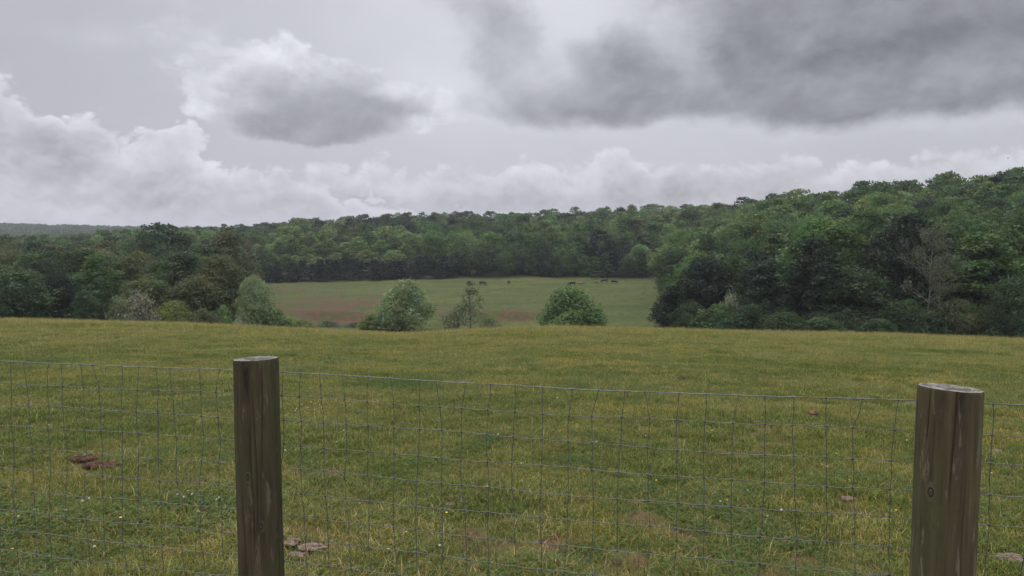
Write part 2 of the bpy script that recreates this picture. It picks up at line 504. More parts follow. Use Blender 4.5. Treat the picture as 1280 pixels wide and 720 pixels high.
def build_world():
    w = bpy.data.worlds.new('World'); scene.world = w; w.use_nodes = True
    nt = w.node_tree; nt.nodes.clear()
    out = nt.nodes.new('ShaderNodeOutputWorld'); bg = nt.nodes.new('ShaderNodeBackground')
    sky = nt.nodes.new('ShaderNodeTexSky'); sky.sky_type = 'NISHITA'; sky.sun_disc = False
    sky.sun_elevation = SUN_EL; sky.sun_rotation = SUN_AZ; sky.air_density = 1.2; sky.dust_density = 3.0
    d = S(nt, nt.nodes.new('ShaderNodeTexCoord').outputs['Generated'])
    x, y, z = sepxyz(nt, d)
    az0 = x._m('ARCTAN2', y); el0 = z._m('ARCSINE')
    # domain warp shared by all layers
    def nv(a, e, zz, sx=1.0, sy=1.5): return vec(nt, a * sx, e * sy, zz)
    wn = nt.nodes.new('ShaderNodeTexNoise'); nt.links.new(nv(az0, el0, 0.0).s, wn.inputs['Vector'])
    wn.inputs['Scale'].default_value = 6.0; wn.inputs['Detail'].default_value = 9; wn.inputs['Roughness'].default_value = 0.6
    wr, wg, wb = sepxyz(nt, S(nt, wn.outputs['Color']))
    az = az0 + (wr - 0.5) * 0.13
    el = el0 + (wg - 0.5) * 0.075
    def relief(a, e, zz, scale, dx, dy, detail=7, rough=0.55, sy=1.5):
        """light from the upper left: difference of the same noise a little way towards the light"""
        n0 = noise(nt, nv(a, e, zz, 1.0, sy), scale, detail, rough)
        n1 = noise(nt, nv(a - dx, e + dy, zz, 1.0, sy), scale, detail, rough)
        return n0, n0 - n1
    az_s = az0 + (wr - 0.5) * 0.05; el_s = el0 + (wg - 0.5) * 0.03
    med = noise(nt, nv(az_s, el_s, 5.0, 1.0, 1.8), 4.5, 8, 0.56)
    fine, rel = relief(az_s, el_s, 1.0, 13.0, 0.006, 0.012, 8, 0.6)
    big, relb = relief(az_s, el_s, 8.0, 7.0, 0.016, 0.030, 6, 0.5)
    def billow(a, e, zz, scale, octs=4, sy=1.35):
        t = None; amp = 1.0
        for k in range(octs):
            n = (noise(nt, nv(a, e, zz + 3.1 * k, 1.0, sy), scale * 2.07 ** k, 1.0, 0.4) - 0.5).abs() * (amp * 2.0)
            t = n if t is None else t + n
            amp *= 0.56
        return t
    def billow_relief(a, e, zz, scale, d, octs=4):
        b0 = billow(a, e, zz, scale, octs)
        b1 = billow(a - d * 0.5, e + d, zz, scale, octs)
        return b0, b0 - b1
    bil, brel = billow_relief(az_s, el_s, 20.0, 11.0, 0.010)
    bil2, brel2 = billow_relief(az_s, el_s, 31.0, 5.5, 0.022)
    wisp = noise(nt, nv(az_s, el_s, 12.0, 1.0, 2.2), 8.0, 8, 0.55)

    def blob(px, py, rx, ry, a=az, e=el):
        ca, ce = azel(px, py)
        q = ((a - ca) / (rx / F)).pow(2.0) + ((e - ce) / (ry / F)).pow(2.0)
        return (q * -1.0).exp()

    def total(lst, a=az, e=el):
        s = None
        for (px, py, rx, ry, wt) in lst:
            b = blob(px, py, rx, ry, a, e) * wt
            s = b if s is None else s + b
        return s

    def curve_edge(pts, a=az):
        n = nt.nodes.new('ShaderNodeFloatCurve')
        c = n.mapping.curves[0]
        A = [azel(px, py) for px, py in pts]
        lo, hi = -0.75, 0.75
        pp = [((q - lo) / (hi - lo), e * 2.0) for q, e in A]
        while len(c.points) < len(pp): c.points.new(0.5, 0.5)
        for q, (u, v) in zip(c.points, pp): q.location = (u, v); q.handle_type = 'AUTO'
        n.mapping.update()
        nt.links.new(((a - lo) / (hi - lo)).s, n.inputs['Value'])
        return S(nt, n.outputs[0]) * 0.5

    # hazy veil of high cloud
    glow = total([(680, -60, 420, 230, .20), (640, 110, 420, 70, .03), (-60, 40, 420, 200, -.065)], az0, el0)
    lum = glow + 0.525 + (med - 0.5) * 0.10 + (wisp - 0.5) * 0.05
    lum = lum + total([(135, 38, 34, 16, .06), (560, 120, 60, 30, .05), (500, 110, 60, 24, .04)])

    # low pale cumulus line over the centre and right
    e3 = curve_edge([(-200, 230), (330, 226), (400, 208), (450, 196), (500, 206), (545, 212), (600, 210), (650, 196), (700, 206), (770, 196), (850, 200), (980, 196), (1100, 190), (1300, 180), (1700, 190)])
    t3 = (e3 - el) + (bil - 0.42) * 0.045
    m3 = t3.step(-0.003, 0.011)
    l3 = t3.step(0.0, 0.045, 0.71, 0.50) + brel * 0.26 + relb * 0.30 + (wisp - 0.5) * 0.10 - big.step(0.52, 0.66) * 0.06
    l3 = l3 + total([(1150, 200, 200, 18, .03), (780, 205, 60, 16, .03), (900, 232, 180, 16, -.05), (1060, 215, 120, 12, -.05)])
    lum = lum + (l3 - lum) * m3 * el0.step(-0.01, 0.05, 0.35, 0.95)

    # left bank of cumulus descending towards the centre
    e1 = curve_edge([(-500, 50), (-200, 72), (0, 90), (60, 98), (110, 114), (150, 140), (200, 140), (235, 150), (270, 170), (330, 178), (380, 190), (430, 212), (480, 222), (560, 236), (640, 250), (760, 275), (1300, 330), (1700, 330)])
    t1 = (e1 - el) - 0.016 + (bil - 0.42) * 0.050 + (bil2 - 0.42) * 0.03
    m1 = t1.step(-0.002, 0.009)
    l1 = t1.step(0.004, 0.045, 0.745, 0.525) + brel * 0.20 + brel2 * 0.12 + relb * 0.42 + (wisp - 0.5) * 0.05
    l1 = l1 - big.step(0.48, 0.62) * 0.10 - total([(150, 168, 70, 14, .07), (400, 225, 110, 14, .08), (100, 235, 200, 24, .03), (90, 160, 40, 14, .06)])
    l1 = l1 + total([(60, 215, 120, 26, .03), (250, 190, 60, 14, .03)])
    lum = lum + (l1 - lum) * m1 * el0.step(0.0, 0.06, 0.45, 1.0)

    # middle cloud: lit top, grey flat base
    d2 = total([(330, 120, 66, 42, .85), (400, 124, 98, 42, .95), (356, 78, 32, 36, .75), (470, 134, 72, 32, .8), (545, 138, 50, 24, .5), (290, 112, 38, 42, .55), (390, 158, 100, 18, .5), (420, 95, 60, 30, .4)])
    t2 = d2 + (bil - 0.42) * 0.62 + (bil2 - 0.42) * 0.45 + (fine - 0.5) * 0.2
    m2 = t2.step(0.26, 0.58)
    dark2 = total([(395, 170, 95, 16, .85), (385, 146, 92, 30, .75), (340, 152, 50, 18, .3), (475, 143, 50, 20, .5), (335, 100, 40, 18, .34), (425, 114, 66, 24, .45), (530, 135, 30, 16, .3)])
    l2 = 0.70 - dark2.step(0.05, 1.15) * 0.345 + (brel * 0.26 + brel2 * 0.18 + relb * 0.40) * dark2.step(0.2, 1.0, 1.0, 0.35) + (wisp - 0.5) * 0.04
    lum = lum + (l2 - lum) * m2

    # dark deck on the right
    d4 = total([(1180, 60, 300, 95, 1.0), (960, 95, 170, 72, .75), (1330, 110, 260, 60, .8), (1010, 0, 190, 70, .5), (700, 138, 84, 42, .72), (800, 118, 90, 54, .66), (645, 70, 76, 66, .66), (612, 18, 66, 42, .42), (600, 130, 44, 34, .25), (870, 148, 190, 24, .5),
                (628, 152, 34, 22, .35), (1150, -120, 500, 120, .8), (1250, 130, 200, 30, .45), (735, 75, 50, 40, .25)])
    d4 = d4 - total([(845, 62, 42, 36, .62), (700, 8, 64, 40, .5), (868, 98, 34, 20, .34), (745, 20, 60, 24, .2), (690, 95, 34, 30, .32), (960, 120, 50, 18, .3), (1110, 100, 70, 26, .22), (1040, 40, 60, 30, .18)])
    base = (el - curve_edge([(-300, 150), (560, 150), (640, 166), (700, 176), (780, 174), (850, 164), (920, 158), (1000, 166), (1060, 174), (1110, 164), (1200, 156), (1290, 146), (1700, 140)])) + (fine - 0.5) * 0.030 + (med - 0.5) * 0.02
    t4 = (d4 + (bil - 0.42) * 0.40 + (bil2 - 0.42) * 0.80 + (fine - 0.5) * 0.35 + (med - 0.5) * 0.7) * base.step(-0.030, 0.034)
    m4 = t4.step(0.08, 0.78)
    l4 = t4.step(0.10, 1.75, 0.67, 0.275) + total([(700, 130, 140, 80, .05)], az0, el0) + brel * 0.08 + brel2 * 0.13 + relb * 0.28 + (wisp - 0.5) * 0.05 + (med - 0.5) * 0.08
    l4 = l4.max(0.17)
    lum = lum + (l4 - lum) * m4
    # rest of the sky dome (behind and overhead): broken grey cloud
    back = noise(nt, vec(nt, x, y, z * 1.6), 2.2, 7, 0.55)
    lb = back.step(0.35, 0.65, 2.3, 1.4) * z.step(-0.05, 0.6, 0.45, 1.0)
    front = y.step(0.15, 0.62) * z.step(0.66, 0.42)
    lum = lb + (lum - lb) * front
    lum = lum.max(0.1)
    # tint: cloud grey, slightly cool; darker = bluer
    K = 1.0 / 0.10
    cr = lum * (0.975 * K); cg = lum * (0.985 * K) ; cb = (lum * 1.062 + 0.010) * K
    cc = nt.nodes.new('ShaderNodeCombineColor')
    for s_, i in ((cr, 0), (cg, 1), (cb, 2)): nt.links.new(s_.s, cc.inputs[i])
    c = mixc(nt, 0.06, S(nt, cc.outputs[0]), S(nt, sky.outputs[0]))
    nt.links.new(c.s, bg.inputs['Color']); bg.inputs['Strength'].default_value = 0.10
    nt.links.new(bg.outputs[0], out.inputs['Surface'])
build_world()

sun = bpy.data.lights.new('sun', 'SUN'); sun.energy = 1.5; sun.angle = R(14); sun.color = (1.0, 0.96, 0.90)
so = link('sun', sun)
sd = Vector((math.sin(SUN_AZ) * math.cos(SUN_EL), math.cos(SUN_AZ) * math.cos(SUN_EL), math.sin(SUN_EL)))
so.rotation_euler = sd.to_track_quat('Z', 'Y').to_euler(); so.location = sd * 60

# ----------------------------------------------------------------------------
# ground sheet
# ----------------------------------------------------------------------------
def build_ground():
    r = np.exp(np.linspace(math.log(0.4), math.log(2500), 760))
    a_front = np.arange(-46, 46.001, 0.22)
    a_back = np.concatenate([np.arange(-180, -46, 4.0), a_front, np.arange(50, 180, 4.0)])
    th = np.radians(a_back)
    RR, TH = np.meshgrid(r, th, indexing='ij')
    X = RR * np.sin(TH); Y = RR * np.cos(TH)
    Z = ground(X, Y)
    u, d = ud(X, Y); px = u * F + 640
    n, m = X.shape
    V = np.stack([X, Y, Z], -1).reshape(-1, 3)
    V = np.vstack([V, [[0, 0, gz(0, 0.01)]]])
    idx = np.arange(n * m).reshape(n, m)
    nx = np.roll(idx, -1, axis=1)
    q = np.stack([idx[:-1], nx[:-1], nx[1:], idx[1:]], -1).reshape(-1, 4)[:, ::-1]
    tri = np.stack([idx[0], nx[0], np.full(m, n * m)], -1)
    front = np.clip(Y / np.maximum(RR, 1e-6), 0, 1)
    forest = sstep(-3, 4, d - wood_start(px)) * (Y > 0)
    bare = bare_at(X, Y) * sstep(60, 40, d)
    # red eroded bank and worn ground in the valley
    g = valley_bare(X, Y)
    bare = np.maximum(bare, g)
    valley = sstep(60, 85, d)
    Zt = np.stack([forest, bare, valley], -1).reshape(-1, 3)
    Zt = np.vstack([Zt, [[0, 0, 0]]])
    me = mesh_np('ground', V, [q, tri[:, ::-1]], [M_GROUND], Zt, True, 'zone')
    o = link('ground', me)
    tag(o, kind='structure')
build_ground()

# ----------------------------------------------------------------------------
# geometry generators
# ----------------------------------------------------------------------------
def tube(pts, rad, sides=7, cap=True):
    pts = np.asarray(pts, float); n = len(pts)
    rad = np.broadcast_to(rad, (n,))
    T = np.gradient(pts, axis=0); T /= np.linalg.norm(T, axis=1)[:, None] + 1e-9
    ref = np.array([0.0, 0, 1]) if abs(T[0, 2]) < 0.9 else np.array([1.0, 0, 0])
    A = np.cross(T, ref); A /= np.linalg.norm(A, axis=1)[:, None] + 1e-9
    B = np.cross(T, A)
    ang = np.linspace(0, 2 * np.pi, sides, endpoint=False)
    V = pts[:, None] + rad[:, None, None] * (np.cos(ang)[None, :, None] * A[:, None] + np.sin(ang)[None, :, None] * B[:, None])
    V = V.reshape(-1, 3)
    i = np.arange(n * sides).reshape(n, sides); j = np.roll(i, -1, 1)
    Q = np.stack([i[:-1], j[:-1], j[1:], i[1:]], -1).reshape(-1, 4)
    return V, Q

def join(parts):
    """list of (V,Q) with equal face size -> (V,Q)"""
    Vs, Qs, k = [], [], 0
    for V, Q in parts:
        Vs.append(V); Qs.append(np.asarray(Q) + k); k += len(V)
    return np.vstack(Vs), np.vstack(Qs)

def unit(v):
    return v / (np.linalg.norm(v, axis=-1, keepdims=True) + 1e-9)

def leaves(rng, C, N, size, tint):
    """one irregular leaf spray (quad) per centre"""
    n = len(C)
    a = unit(np.cross(N, unit(rng.normal(size=(n, 3)))))
    b = np.cross(N, a)
    s = size * rng.uniform(0.55, 1.35, (n, 1)); s2 = s * rng.uniform(0.45, 0.95, (n, 1))
    j = lambda: rng.uniform(0.6, 1.25, (n, 1))
    bend = N * s * rng.uniform(-0.35, 0.1, (n, 1))
    V = np.stack([C - a * s * j() + bend, C - b * s2 * j(), C + a * s * j() + bend, C + b * s2 * j()], 1).reshape(-1, 3)
    Q = np.arange(n * 4).reshape(n, 4)
    return V, Q, np.repeat(tint, 4, axis=0)

PROFILE = {
    'broad': lambda t: np.where(t < .42, 0.72 + 0.28 * np.clip(t / .42, 0, 1) ** .7, np.sqrt(np.clip(1 - ((t - .42) / .60) ** 2, 0.01, 1))),
    'bush': lambda t: np.where(t < .3, 0.82 + 0.18 * np.clip(t / .3, 0, 1), np.sqrt(np.clip(1 - ((t - .3) / .71) ** 2, 0.01, 1))),
    'round': lambda t: np.sqrt(np.clip(1 - (2 * t - 0.95) ** 2, 0.02, 1)),
    'ovate': lambda t: np.clip((1 - t) ** 0.65 * (0.55 + 1.8 * t), 0, 1),
    'cone': lambda t: (1 - t) ** 0.8 * 0.95 + 0.05,
    'mound': lambda t: np.sqrt(np.clip(1 - t ** 1.8, 0.03, 1)),
}

def make_tree(seed, H, W, base, shape, lobes, per, leaf, lobe_r=(0.11, 0.2), trunk_r=None, stems=1, loose=0.0, up=0.25, limb=True, flat=0.92, hue=0.10):
    rng = np.random.default_rng(seed)
    prof = PROFILE[shape]
    t = np.sort(rng.uniform(0.0, 1.0, lobes) ** 0.85)
    lr = W * rng.uniform(*lobe_r, lobes) * (1.05 - 0.22 * t)
    ang = rng.uniform(0, 2 * np.pi) + np.arange(lobes) * 2.399 + rng.normal(0, 0.4, lobes)
    lean = np.array([rng.normal(0, .04) * W, rng.normal(0, .04) * W])
    env = 1 + (0.16 if shape == 'bush' else 0.30) * np.sin(ang * 2 + rng.uniform(0, 6)) * rng.uniform(0.3, 1) + 0.15 * np.sin(ang * 3 + rng.uniform(0, 6))
    rad = np.clip(W / 2 * prof(t) * env - lr * 0.7, 0, None) * np.sqrt(rng.uniform(0.25, 1, lobes))
    z = base + (H - base) * t - lr * 0.6 * t + 0.3 * lr * (1 - t)
    C = np.stack([np.cos(ang) * rad + lean[0] * t, np.sin(ang) * rad + lean[1] * t, z], -1)
    # inner lobes that close the crown
    k2 = max(6, lobes // 4)
    t2 = rng.uniform(0.22, 0.86, k2); lr2 = W * rng.uniform(.19, .27, k2) * np.clip(prof(t2), .3, 1)
    a2 = rng.uniform(0, 6.28, k2); r2 = np.clip(W / 2 * prof(t2) - lr2, 0, None) * np.sqrt(rng.random(k2))
    C2 = np.stack([np.cos(a2) * r2 + lean[0] * t2, np.sin(a2) * r2 + lean[1] * t2, base + (H - base) * t2 - lr2 * .3], -1)
    C = np.vstack([C, C2]); lr = np.concatenate([lr, lr2]); n_outer = lobes; lobes = lobes + k2
    n = max(4, int(per))
    cnt = np.maximum(6, (n * (lr / lr[:n_outer].mean()) ** 2)).astype(int); cnt[n_outer:] = (cnt[n_outer:] * .6).astype(int)
    li = np.repeat(np.arange(lobes), cnt)
    D = unit(rng.normal(size=(len(li), 3)) + np.array([0, 0, up]))
    rr = lr[li] * (1 - rng.random(len(li)) ** 2.2 * 0.75) * (1 + rng.normal(0, 0.10 + loose, len(li)))
    P = C[li] + D * rr[:, None] * np.array([1, 1, flat])
    # second-order clumping: shift leaves towards a few twig tips of their lobe
    tips = C[li] + unit(rng.normal(size=(len(li), 3))) * 0
    k = 9
    tipdir = unit(rng.normal(size=(lobes, k, 3)) + np.array([0, 0, 0.25]))
    pick = np.argmax(np.einsum('nkc,nc->nk', tipdir[li], D), axis=1)
    tp = C[li] + tipdir[li, pick] * (lr[li] * 1.05)[:, None] * np.array([1, 1, flat])
    P = P + (tp - P) * rng.uniform(0.0, 0.42, len(li))[:, None]
    P[:, 2] = np.maximum(P[:, 2], 0.05)
    N = unit(D + 0.55 * rng.normal(size=D.shape))
    lt = rng.uniform(0.78, 1.22, lobes)[li] * rng.uniform(0.82, 1.18, len(li))
    hs = (rng.normal(0, hue, lobes)[li] + rng.normal(0, hue * 0.6, len(li)))
    tint = np.stack([lt * (1 + hs), lt, lt * (1 - hs * 0.6)], -1)
    rx = np.percentile(np.abs(P[:, 0] - np.median(P[:, 0])), 97.5); ry = np.percentile(np.abs(P[:, 1] - np.median(P[:, 1])), 97.5)
    P[:, 0] = (P[:, 0] - np.median(P[:, 0])) * (W / 2 / rx); P[:, 1] = (P[:, 1] - np.median(P[:, 1])) * (W / 2 / ry)
    hz = np.percentile(P[:, 2], 99.7); P[:, 2] *= H / hz
    C = C * np.array([W / 2 / rx, W / 2 / ry, H / hz])
    LV, LQ, LT = leaves(rng, P, N, leaf, tint)
    # trunk and limbs
    parts = []
    tr = trunk_r or H * 0.016
    for s_ in range(stems):
        off = np.array([rng.normal(0, .25), rng.normal(0, .25)]) * (stems > 1)
        top = H * (0.80 if shape != 'mound' else 0.7)
        zz = np.linspace(-0.4, top, 9)
        f = np.clip(zz / top, 0, 1)
        spread = np.array([rng.normal(0, .18), rng.normal(0, .18)]) * W * (stems > 1)
        px_ = off[0] + lean[0] * f + spread[0] * f + np.cumsum(rng.normal(0, .035, 9)) * H * 0.08
        py_ = off[1] + lean[1] * f + spread[1] * f + np.cumsum(rng.normal(0, .035, 9)) * H * 0.08
        axis = np.stack([px_, py_, zz], -1)
        rads = tr * (1 - 0.82 * f) * (1 + 0.45 * np.exp(-np.clip(zz, 0, 9) * 2.2)) / (1 if stems == 1 else 1.7)
        parts.append(tube(axis, rads, 8))
        if limb:
            for q in range(0, n_outer, max(1, n_outer // (14 if stems == 1 else 6))):
                c = C[q]
                zs = max(min(c[2] * 0.62, top * 0.95), base * 0.55)
                st = np.array([np.interp(zs, zz, axis[:, 0]), np.interp(zs, zz, axis[:, 1]), zs])
                mid = (st + c) / 2 + np.array([0, 0, -0.06 * H * rng.random()]) + rng.normal(0, .02 * H, 3)
                r0 = np.interp(zs, zz, rads) * 0.55
                tt = np.linspace(0, 1, 5)[:, None]
                cur = (1 - tt) ** 2 * st + 2 * tt * (1 - tt) * mid + tt ** 2 * c
                parts.append(tube(cur, np.linspace(r0, r0 * 0.18, 5), 5))
    TV, TQ = join(parts)
    return dict(H=H, W=W, leaf=(LV, LQ, LT), trunk=(TV, TQ))

def tree_meshes(kind, T):
    cm = mesh_np(kind + '_crown', T['leaf'][0], T['leaf'][1], [M_LEAF], T['leaf'][2])
    tm = mesh_np(kind + '_trunk', T['trunk'][0], T['trunk'][1], [M_BARK], None, True)
    return cm, tm

LIB = {}
def variants(kind, n, lod, **kw):
    L = []
    for i in range(n):
        k = dict(kw)
        jit = 1 + 0.12 * math.sin(i * 2.3 + len(kind))
        k['W'] = kw['W'] * jit
        T = make_tree(hash(kind.encode()[0]) % 97 + 100 * i + (7 if lod else 3) + len(kind) * 13, **k)
        T['meshes'] = tree_meshes(kind, T)
        L.append(T)
    LIB[(kind, lod)] = L

# near versions (lod 0) and distant versions (lod 1)
variants('broad', 6, 0, H=12, W=9.5, base=0.5, shape='broad', lobes=56, per=190, leaf=0.19)
variants('broad', 6, 1, H=12, W=9.5, base=0.5, shape='broad', lobes=50, per=64, leaf=0.34)
variants('tall', 4, 0, H=14, W=7.5, base=0.6, shape='broad', lobes=44, per=180, leaf=0.18)
variants('tall', 4, 1, H=14, W=7.5, base=0.6, shape='broad', lobes=46, per=58, leaf=0.32)
variants('poplar', 4, 0, H=13, W=6.0, base=1.0, shape='ovate', lobes=40, per=150, leaf=0.17, lobe_r=(.10, .18))
variants('poplar', 4, 1, H=13, W=6.0, base=1.0, shape='ovate', lobes=40, per=50, leaf=0.30, lobe_r=(.10, .18))
variants('cedar', 4, 0, H=7, W=4.4, base=0.1, shape='bush', lobes=60, per=130, leaf=0.12, lobe_r=(.12, .2), up=0.4, hue=0.04)
variants('cedar', 4, 1, H=7.5, W=4.6, base=0.1, shape='cone', lobes=36, per=50, leaf=0.26, lobe_r=(.12, .22), up=0.4, hue=0.04)
variants('willow', 3, 0, H=8.5, W=7.6, base=0.2, shape='bush', lobes=80, per=230, leaf=0.14, lobe_r=(.11, .18), stems=3, up=0.5, flat=1.0, trunk_r=0.16, loose=0.06)
variants('shrub', 4, 0, H=4.0, W=5.4, base=0.1, shape='mound', lobes=38, per=200, leaf=0.12, lobe_r=(.11, .19), stems=4, loose=0.08, up=0.4, flat=0.95, trunk_r=0.09)
variants('scrub', 3, 0, H=2.4, W=3.6, base=0.1, shape='mound', lobes=22, per=42, leaf=0.09, lobe_r=(.14, .24), stems=6, loose=0.2, up=0.5, flat=1.1, trunk_r=0.06)
variants('sapling', 3, 0, H=7.5, W=3.6, base=1.0, shape='ovate', lobes=24, per=42, leaf=0.12, lobe_r=(.12, .2), loose=0.25, trunk_r=0.11)

# ----------------------------------------------------------------------------
# planting
# ----------------------------------------------------------------------------
PAL = {
    'dark green': (0.042, 0.066, 0.025),
    'mid green': (0.060, 0.099, 0.031),
    'fresh green': (0.090, 0.146, 0.043),
    'light green': (0.135, 0.192, 0.066),
    'yellow green': (0.150, 0.180, 0.052),
    'pale green': (0.180, 0.225, 0.105),
    'olive': (0.076, 0.088, 0.034),
    'brownish olive': (0.080, 0.088, 0.037),
    'grey green': (0.118, 0.14, 0.075),
    'pale grey': (0.200, 0.205, 0.155),
    'blackish green': (0.022, 0.033, 0.020),
}
CATN = {'broad': 'broadleaf_tree', 'tall': 'tall_tree', 'poplar': 'poplar_tree', 'cedar': 'cedar_tree', 'willow': 'willow_tree',
        'shrub': 'shrub', 'scrub': 'scrub_bush', 'sapling': 'sapling_tree'}
prng = np.random.default_rng(2024)

def jitter(c, a=0.10):
    k = prng.uniform(1 - a, 1 + a)
    return tuple(np.clip(np.array(c) * k * prng.uniform(1 - a * .5, 1 + a * .5, 3), 0.005, 1))

def plant(kind, X, Y, H, W, colour, lod, label, group=None, variant=None, rz=None, bark=None):
    L = LIB[(kind, lod)]
    T = L[prng.integers(len(L)) if variant is None else variant % len(L)]
    root = empty(CATN[kind], (X, Y, gz(X, Y) - 0.05), prng.uniform(0, 6.28) if rz is None else rz)
    sxy = W / T['W']
    root.scale = (sxy, sxy, H / T['H'])
    tag(root, label, 'shrub' if kind in ('shrub', 'scrub') else 'tree', group)
    c = link('crown', T['meshes'][0], root); c.color = (*jitter(PAL[colour]), 1)
    link('stems' if kind in ('shrub', 'scrub', 'willow') else 'trunk', T['meshes'][1], root)
    return root

# crest of the near pasture as an occlusion line for each photograph column
BUF = np.interp(np.arange(-40, 1321), COLX, CREST)
PXS = np.arange(-40, 1321)

def visible(px, Y, zb, H, W, base_frac=0.0, commit=True):
    """area in photo pixels by which a crown rises above everything nearer"""
    x0 = px - W / 2 / Y * F; x1 = px + W / 2 / Y * F
    m = (PXS >= x0) & (PXS <= x1)
    if not m.any(): return 0.0, 0.0
    q = (PXS[m] - px) / max(1e-3, (x1 - x0) / 2)
    ytop = 290 - (zb + H - CAM_H) / Y * F
    ybot = 290 - (zb - CAM_H) / Y * F
    prof = ytop + (ybot - ytop) * 0.45 * (1 - np.sqrt(np.clip(1 - q * q, 0, 1)))
    vis = np.clip(np.minimum(BUF[m], ybot) - prof, 0, None)
    if commit: BUF[m] = np.minimum(BUF[m], np.maximum(prof + 1.5, 0))
    return float(vis.sum()), ytop

# (kind, photo column, depth, top row, width in photo px, colour, label)
HERO = [
    ('willow', 504, 133, 350, 62, 'pale green', 'round pale green tree standing alone in the valley left of centre'),
    ('shrub', 717, 131, 359, 74, 'fresh green', 'wide fresh green bushy shrub alone in the valley below the grazing cows'),
    ('sapling', 588, 136, 353, 30, 'olive', 'thin sparse sapling with a bare pole trunk between the two round valley trees'),
    ('scrub', 571, 134, 380, 46, 'grey green', 'loose grey green shrub at the foot of the thin sapling in the valley'),
    ('scrub', 612, 134, 396, 34, 'olive', 'low see-through scrub right of the thin sapling in the valley'),
    ('cedar', 838, 112, 357, 40, 'blackish green', 'dark oval cedar at the right end of the valley pasture'),
    ('shrub', 461, 134, 393, 36, 'yellow green', 'small yellow green shrub beside the red bank, left of the round pale green tree'),
    ('scrub', 440, 138, 403, 30, 'dark green', 'low dark scrub on the worn ground left of the small yellow green shrub'),
    ('scrub', 408, 137, 401, 36, 'blackish green', 'low blackish scrub below the red bank in the valley'),
    ('shrub', 374, 118, 400, 36, 'yellow green', 'bright yellow green low bush at the right foot of the left wood'),
    ('willow', 316, 112, 346, 44, 'pale green', 'pale green willow at the right edge of the left wood'),
    ('shrub', 337, 114, 383, 48, 'light green', 'light green bush in front of the pale willow at the left wood'),
    ('scrub', 296, 103, 396, 22, 'pale grey', 'small pale grey green scrub sprig on the pasture rim left of the pale willow'),
    ('willow', 243, 112, 352, 46, 'yellow green', 'yellow green round tree in front of the left wood'),
    ('shrub', 214, 106, 376, 48, 'yellow green', 'wide yellow green shrub at the foot of the left wood'),
    ('shrub', 252, 103, 386, 44, 'olive', 'low olive shrub on the pasture rim below the yellow green round tree'),
    ('shrub', 276, 110, 382, 36, 'light green', 'light green shrub between yellow green tree and willow at the left wood'),
    ('scrub', 172, 103, 360, 46, 'pale grey', 'pale grey twiggy scrub at the foot of the left wood'),
    ('scrub', 146, 102, 366, 44, 'grey green', 'grey green twiggy scrub at the left wood, next to the pale grey scrub'),
    ('willow', 130, 122, 313, 58, 'grey green', 'tall grey green round tree standing in the left wood'),
    ('broad', 18, 100, 338, 96, 'dark green', 'broad dark tree at the left edge of the photo, crown down to the pasture'),
    ('cedar', 78, 104, 344, 42, 'blackish green', 'blackish cedar beside the broad dark tree at the far left'),
    ('cedar', 106, 101, 362, 36, 'dark green', 'smaller dark cedar at the pasture rim in the left wood'),
    ('broad', 190, 135, 328, 44, 'olive', 'olive tree behind the pale grey scrub in the left wood'),
    ('broad', 62, 128, 322, 52, 'dark green', 'dark tree rising behind the blackish cedar at the far left'),
    ('tall', 282, 165, 289, 62, 'brownish olive', 'large brownish olive tree at the right side of the left wood'),
    ('tall', 183, 170, 292, 52, 'dark green', 'tall dark tree in the middle of the left wood'),
    ('tall', 198, 205, 280, 60, 'dark green', 'dark tree top standing highest above the left wood'),
    ('broad', 226, 150, 318, 54, 'olive', 'olive tree in the left wood between the brownish and the dark tall trees'),
    # right wood
    ('broad', 878, 122, 326, 74, 'mid green', 'mid green tree right behind the dark oval cedar'),
    ('shrub', 866, 102, 376, 44, 'dark green', 'dark shrub at the foot of the right wood, right of the oval cedar'),
    ('shrub', 903, 98, 380, 64, 'mid green', 'mid green leafy shrub at the pasture rim of the right wood'),
    ('scrub', 916, 99, 360, 36, 'pale grey', 'pale greyish flowering scrub in the right wood edge'),
    ('broad', 952, 100, 352, 62, 'dark green', 'dark green round tree at the rim, left of the tall leafy tree'),
    ('tall', 1011, 98, 291, 84, 'mid green', 'tall leafy mid green tree at the rim of the right wood'),
    ('broad', 1074, 92, 335, 96, 'dark green', 'wide drooping dark green tree at the rim of the right wood'),
    ('broad', 1108, 112, 303, 62, 'fresh green', 'fresh green tree behind the drooping dark tree in the right wood'),
    ('broad', 1103, 140, 268, 110, 'blackish green', 'broad blackish crown above the fresh green tree in the right wood'),
    ('shrub', 1138, 88, 374, 46, 'mid green', 'green shrub at the pasture rim left of the greyish half-bare tree'),
    ('tall', 1228, 92, 292, 98, 'mid green', 'big mid green tree above the right fence post'),
    ('tall', 1282, 104, 262, 70, 'mid green', 'mid green tree cut by the right edge of the photo'),
    ('poplar', 884, 150, 312, 34, 'yellow green', 'small yellow green tree top behind the mid green tree at the right wood'),
    ('broad', 934, 132, 338, 62, 'mid green', 'mid green tree inside the right wood, left of the tall leafy tree'),
    ('cedar', 1046, 128, 306, 44, 'blackish green', 'narrow blackish cedar between tall leafy tree and fresh green tree'),
    ('broad', 1190, 110, 330, 60, 'olive', 'olive tree behind the greyish half-bare tree'),
    ('shrub', 1172, 86, 388, 46, 'dark green', 'low dark shrub under the greyish half-bare tree'),
    ('broad', 1272, 84, 345, 66, 'dark green', 'dark low crown at the right photo edge, below the mid green tree'),
    ('shrub', 982, 88, 390, 60, 'dark green', 'dark undergrowth shrub in front of the tall leafy tree'),
    ('shrub', 1030, 86, 396, 52, 'mid green', 'low green shrub between the tall leafy and the drooping tree'),
    ('shrub', 1100, 84, 398, 44, 'dark green', 'low dark shrub under the drooping dark green tree'),
]
